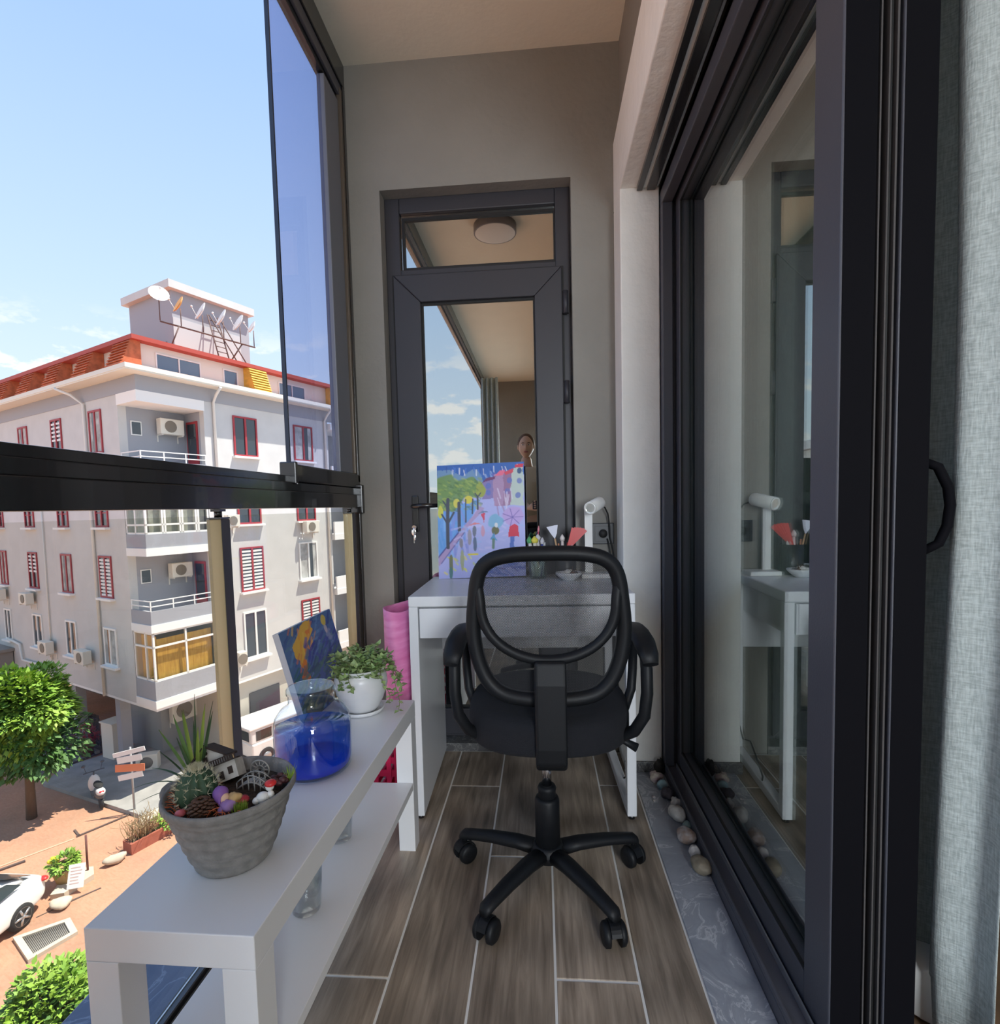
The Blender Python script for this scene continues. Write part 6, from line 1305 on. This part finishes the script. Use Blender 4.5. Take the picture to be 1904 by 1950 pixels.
# ---- pale building further down the street (mirrored in the far door)
b2 = thing('apartment_building', 'pale flat roofed block further down the street, mirrored in the far door glass', 'building', (-19,-16,GZ))
b = MB(); b.box(-26,-12,-30,-14,GZ,3.4); b.build('wall', m_bwh, b2); b = MB(); b.box(-26.4,-11.6,-30.4,-13.6,3.4,3.8); b.build('roof', m_bg, b2)
for z in (-8, -5, -2, 1):
    for x in (-24.5, -21, -17.5, -14.4): f = MB(); f.box(x,x+1.7,-13.999,-13.95,z,z+1.5); fo = f.build('window', m_whf, b2); f = MB(); f.box(x+.1,x+1.6,-13.949,-13.94,z+.1,z+1.4); f.build('pane', m_pane, fo)
    for y in (-28,-24.5,-21,-17): f = MB(); f.box(-11.999,-11.95,y,y+1.7,z,z+1.5); fo = f.build('window', m_whf, b2); f = MB(); f.box(-11.949,-11.94,y+.1,y+1.6,z+.1,z+1.4); f.build('pane', m_pane, fo)
# ================================================================ THE PERSON BEHIND THE PHONE (mirrored in the far door)
def skinned(name, mt, parent, nodes, edges, root=0, sub_=1):
    me = bpy.data.meshes.new(name); me.from_pydata([n[0] for n in nodes], edges, []); me.materials.append(mt)
    o = bpy.data.objects.new(name, me); COL.objects.link(o); md = o.modifiers.new('skin', 'SKIN'); md.use_smooth_shade = True
    for i, n in enumerate(nodes):
        v = me.skin_vertices[0].data[i]; r = n[1]; v.radius = (r, r) if not isinstance(r, tuple) else r; v.use_root = (i == root)
    s = o.modifiers.new('smooth', 'SUBSURF'); s.levels = sub_; s.render_levels = sub_
    if parent: attach(o, parent)
    return o
PX, PY = -.13, -.44
pe = thing('person', 'person in a beige top and black trousers holding a phone, mirrored in the door glass', 'person', (PX, PY, 0))
m_sk = mat('skin', (.62,.40,.30), .55); m_top = mat('beige_top', (.55,.47,.36), .9, bump=.2, bscale=200); m_tr = mat('black_trousers', (.015,.015,.018), .9)
def V3(x, y, z): return (PX+x, PY+y, z)
nodes = [(V3(0,0,.90), .115)]; edges = []
def chain(start, pts):
    k = start
    for p, r in pts: nodes.append((p, r)); edges.append((k, len(nodes)-1)); k = len(nodes)-1
    return k
chest = chain(0, [(V3(0,0,1.02), (.125,.09)), (V3(0,-.01,1.18), (.135,.10)), (V3(0,-.01,1.30), (.14,.095)), (V3(0,.0,1.375), .07)])
neck = chain(chest, [(V3(0,.01,1.43), .050), (V3(0,.02,1.50), .055)])
hands = {}
for s in (-1, 1):
    chain(0, [(V3(s*.085,0,.84), .085), (V3(s*.09,.01,.48), .058), (V3(s*.09,-.02,.10), .038), (V3(s*.09,.06,.045), .035), (V3(s*.10,.14,.03), .028)])
    hx = s*.062-PX*1.0
    w_ = chain(chest-1, [(V3(s*.165,0,1.33), .055), (V3(s*.215,.03,1.10), .040), (V3(hx+s*.035,.30,1.015), .026)])
    p = chain(w_, [(V3(hx+s*.012,.355,1.025), (.034,.016))])
    for k in range(4):
        a = .012*(k-1.5); L_ = (.9,1.0,.95,.75)[k]
        chain(p, [((PX+hx+s*.004, PY+.375, 1.032+a*1.3+.01), .0085), ((PX+hx-s*.004, PY+.398*1+.0, 1.034+a*1.5+.01), .0078), ((PX+hx-s*.020*L_, PY+.402, 1.036+a*1.6+.01), .0070)])
    chain(p, [((PX+hx, PY+.362, .998), .0095), ((PX+hx-s*.018, PY+.378, .992), .0085), ((PX+hx-s*.032, PY+.385, 1.0), .0075)])
skinned('body', m_sk, pe, nodes, edges)
cn = [(V3(0,0,.88), (.14,.115)), (V3(0,0,1.02), (.145,.11)), (V3(0,-.01,1.18), (.15,.115)), (V3(0,-.01,1.30), (.155,.108)), (V3(0,.0,1.38), .078)]; ce = [(0,1),(1,2),(2,3),(3,4)]
for s in (-1, 1):
    k = len(cn); cn += [(V3(s*.17,0,1.335), .066), (V3(s*.218,.03,1.10), .052), (V3(-PX+s*.105,.26,1.018), .038)]; ce += [(3,k),(k,k+1),(k+1,k+2)]
skinned('sweater', m_top, pe, cn, ce)
tn = [(V3(0,0,.92), (.135,.11))]; te = []
for s in (-1, 1):
    k = len(tn); tn += [(V3(s*.088,0,.82), .10), (V3(s*.093,.01,.48), .070), (V3(s*.093,-.02,.09), .052)]; te += [(0,k),(k,k+1),(k+1,k+2)]
skinned('trousers', m_tr, pe, tn, te)
for s in (-1, 1):
    b = MB(); b.ball(V3(s*.095,.05,.04), (.045,.125,.038), 16, 10); b.build('shoe', m_tr, pe)
hc = Vector(V3(0,.035,1.575)); b = MB(); b.ball(hc, (.072,.088,.108), 28, 20)
for i, v in enumerate(b.v):
    u = v-hc
    if u.y > .03: v.y += .010*math.exp(-((u.x/.014)**2+((u.z+.012)/.022)**2))*1.7 + .006*math.exp(-((u.x/.03)**2+((u.z+.055)/.012)**2)) - .008*math.exp(-(((abs(u.x)-.028)/.014)**2+((u.z-.010)/.014)**2))
    if u.z < -.03: v.x = hc.x+u.x*(1+(u.z+.03)*4.0)
hd_ = b.build('head', m_sk, pe, sub=1)
b = MB(); b.ball(hc+Vector((0,.089,-.012)), (.011,.016,.020), 10, 8); b.build('nose', m_sk, hd_)
for s in (-1, 1):
    b = MB(); b.ball(hc+Vector((s*.027,.0755,.010)), (.011,.007,.0065), 10, 8); b.build('eye', m_whitep, hd_)
    b = MB(); b.ball(hc+Vector((s*.027,.0818,.010)), (.005,.002,.005), 8, 6); b.build('iris', m_dark, hd_)
    b = MB(); b.tube([hc+Vector((s*.014,.083,.026)), hc+Vector((s*.028,.082,.030)), hc+Vector((s*.042,.073,.026))], .0025, 6); b.build('eyebrow', m_dwood, hd_)
    b = MB(); b.ball(hc+Vector((s*.073,.0,.0)), (.008,.016,.026), 10, 8); b.build('ear', m_sk, hd_)
b = MB(); b.ball(hc+Vector((0,.083,-.054)), (.022,.007,.0075), 12, 8); b.build('mouth', mat('lips', (.45,.16,.15), .5), hd_)
b = MB(); b.ball(hc+Vector((0,-.018,.022)), (.081,.086,.102), 24, 16); b.ball(hc+Vector((0,-.10,.03)), (.032,.032,.032), 12, 8, .05); b.build('hair', mat('brown_hair', (.10,.055,.03), .7), pe)
ph = thing('phone', 'dark phone held in both hands by the person', 'phone', (0,-.05,1.04))
MB().box(-.075,.075,-.052,-.044,1.004,1.076).build('phone_body', m_black, ph, bevel=.003)
# pale curtain at the far end of the balcony
b = MB(); nn = 40; vs_ = []
for z in (.08, 1.2, 2.6):
    for k in range(nn): u = k/(nn-1); vs_.append((-.70+.20*u, -2.05+.03*sin(u*22)+.02*u, z))
b.add(vs_, [(j*nn+k, j*nn+k+1, (j+1)*nn+k+1, (j+1)*nn+k) for j in range(2) for k in range(nn-1)], True); o = b.build('curtain', m_cur); md = o.modifiers.new('t', 'SOLIDIFY'); md.thickness = .002
tag(o, 'narrow grey green curtain at the far end of the balcony, mirrored in the door glass', 'curtain')
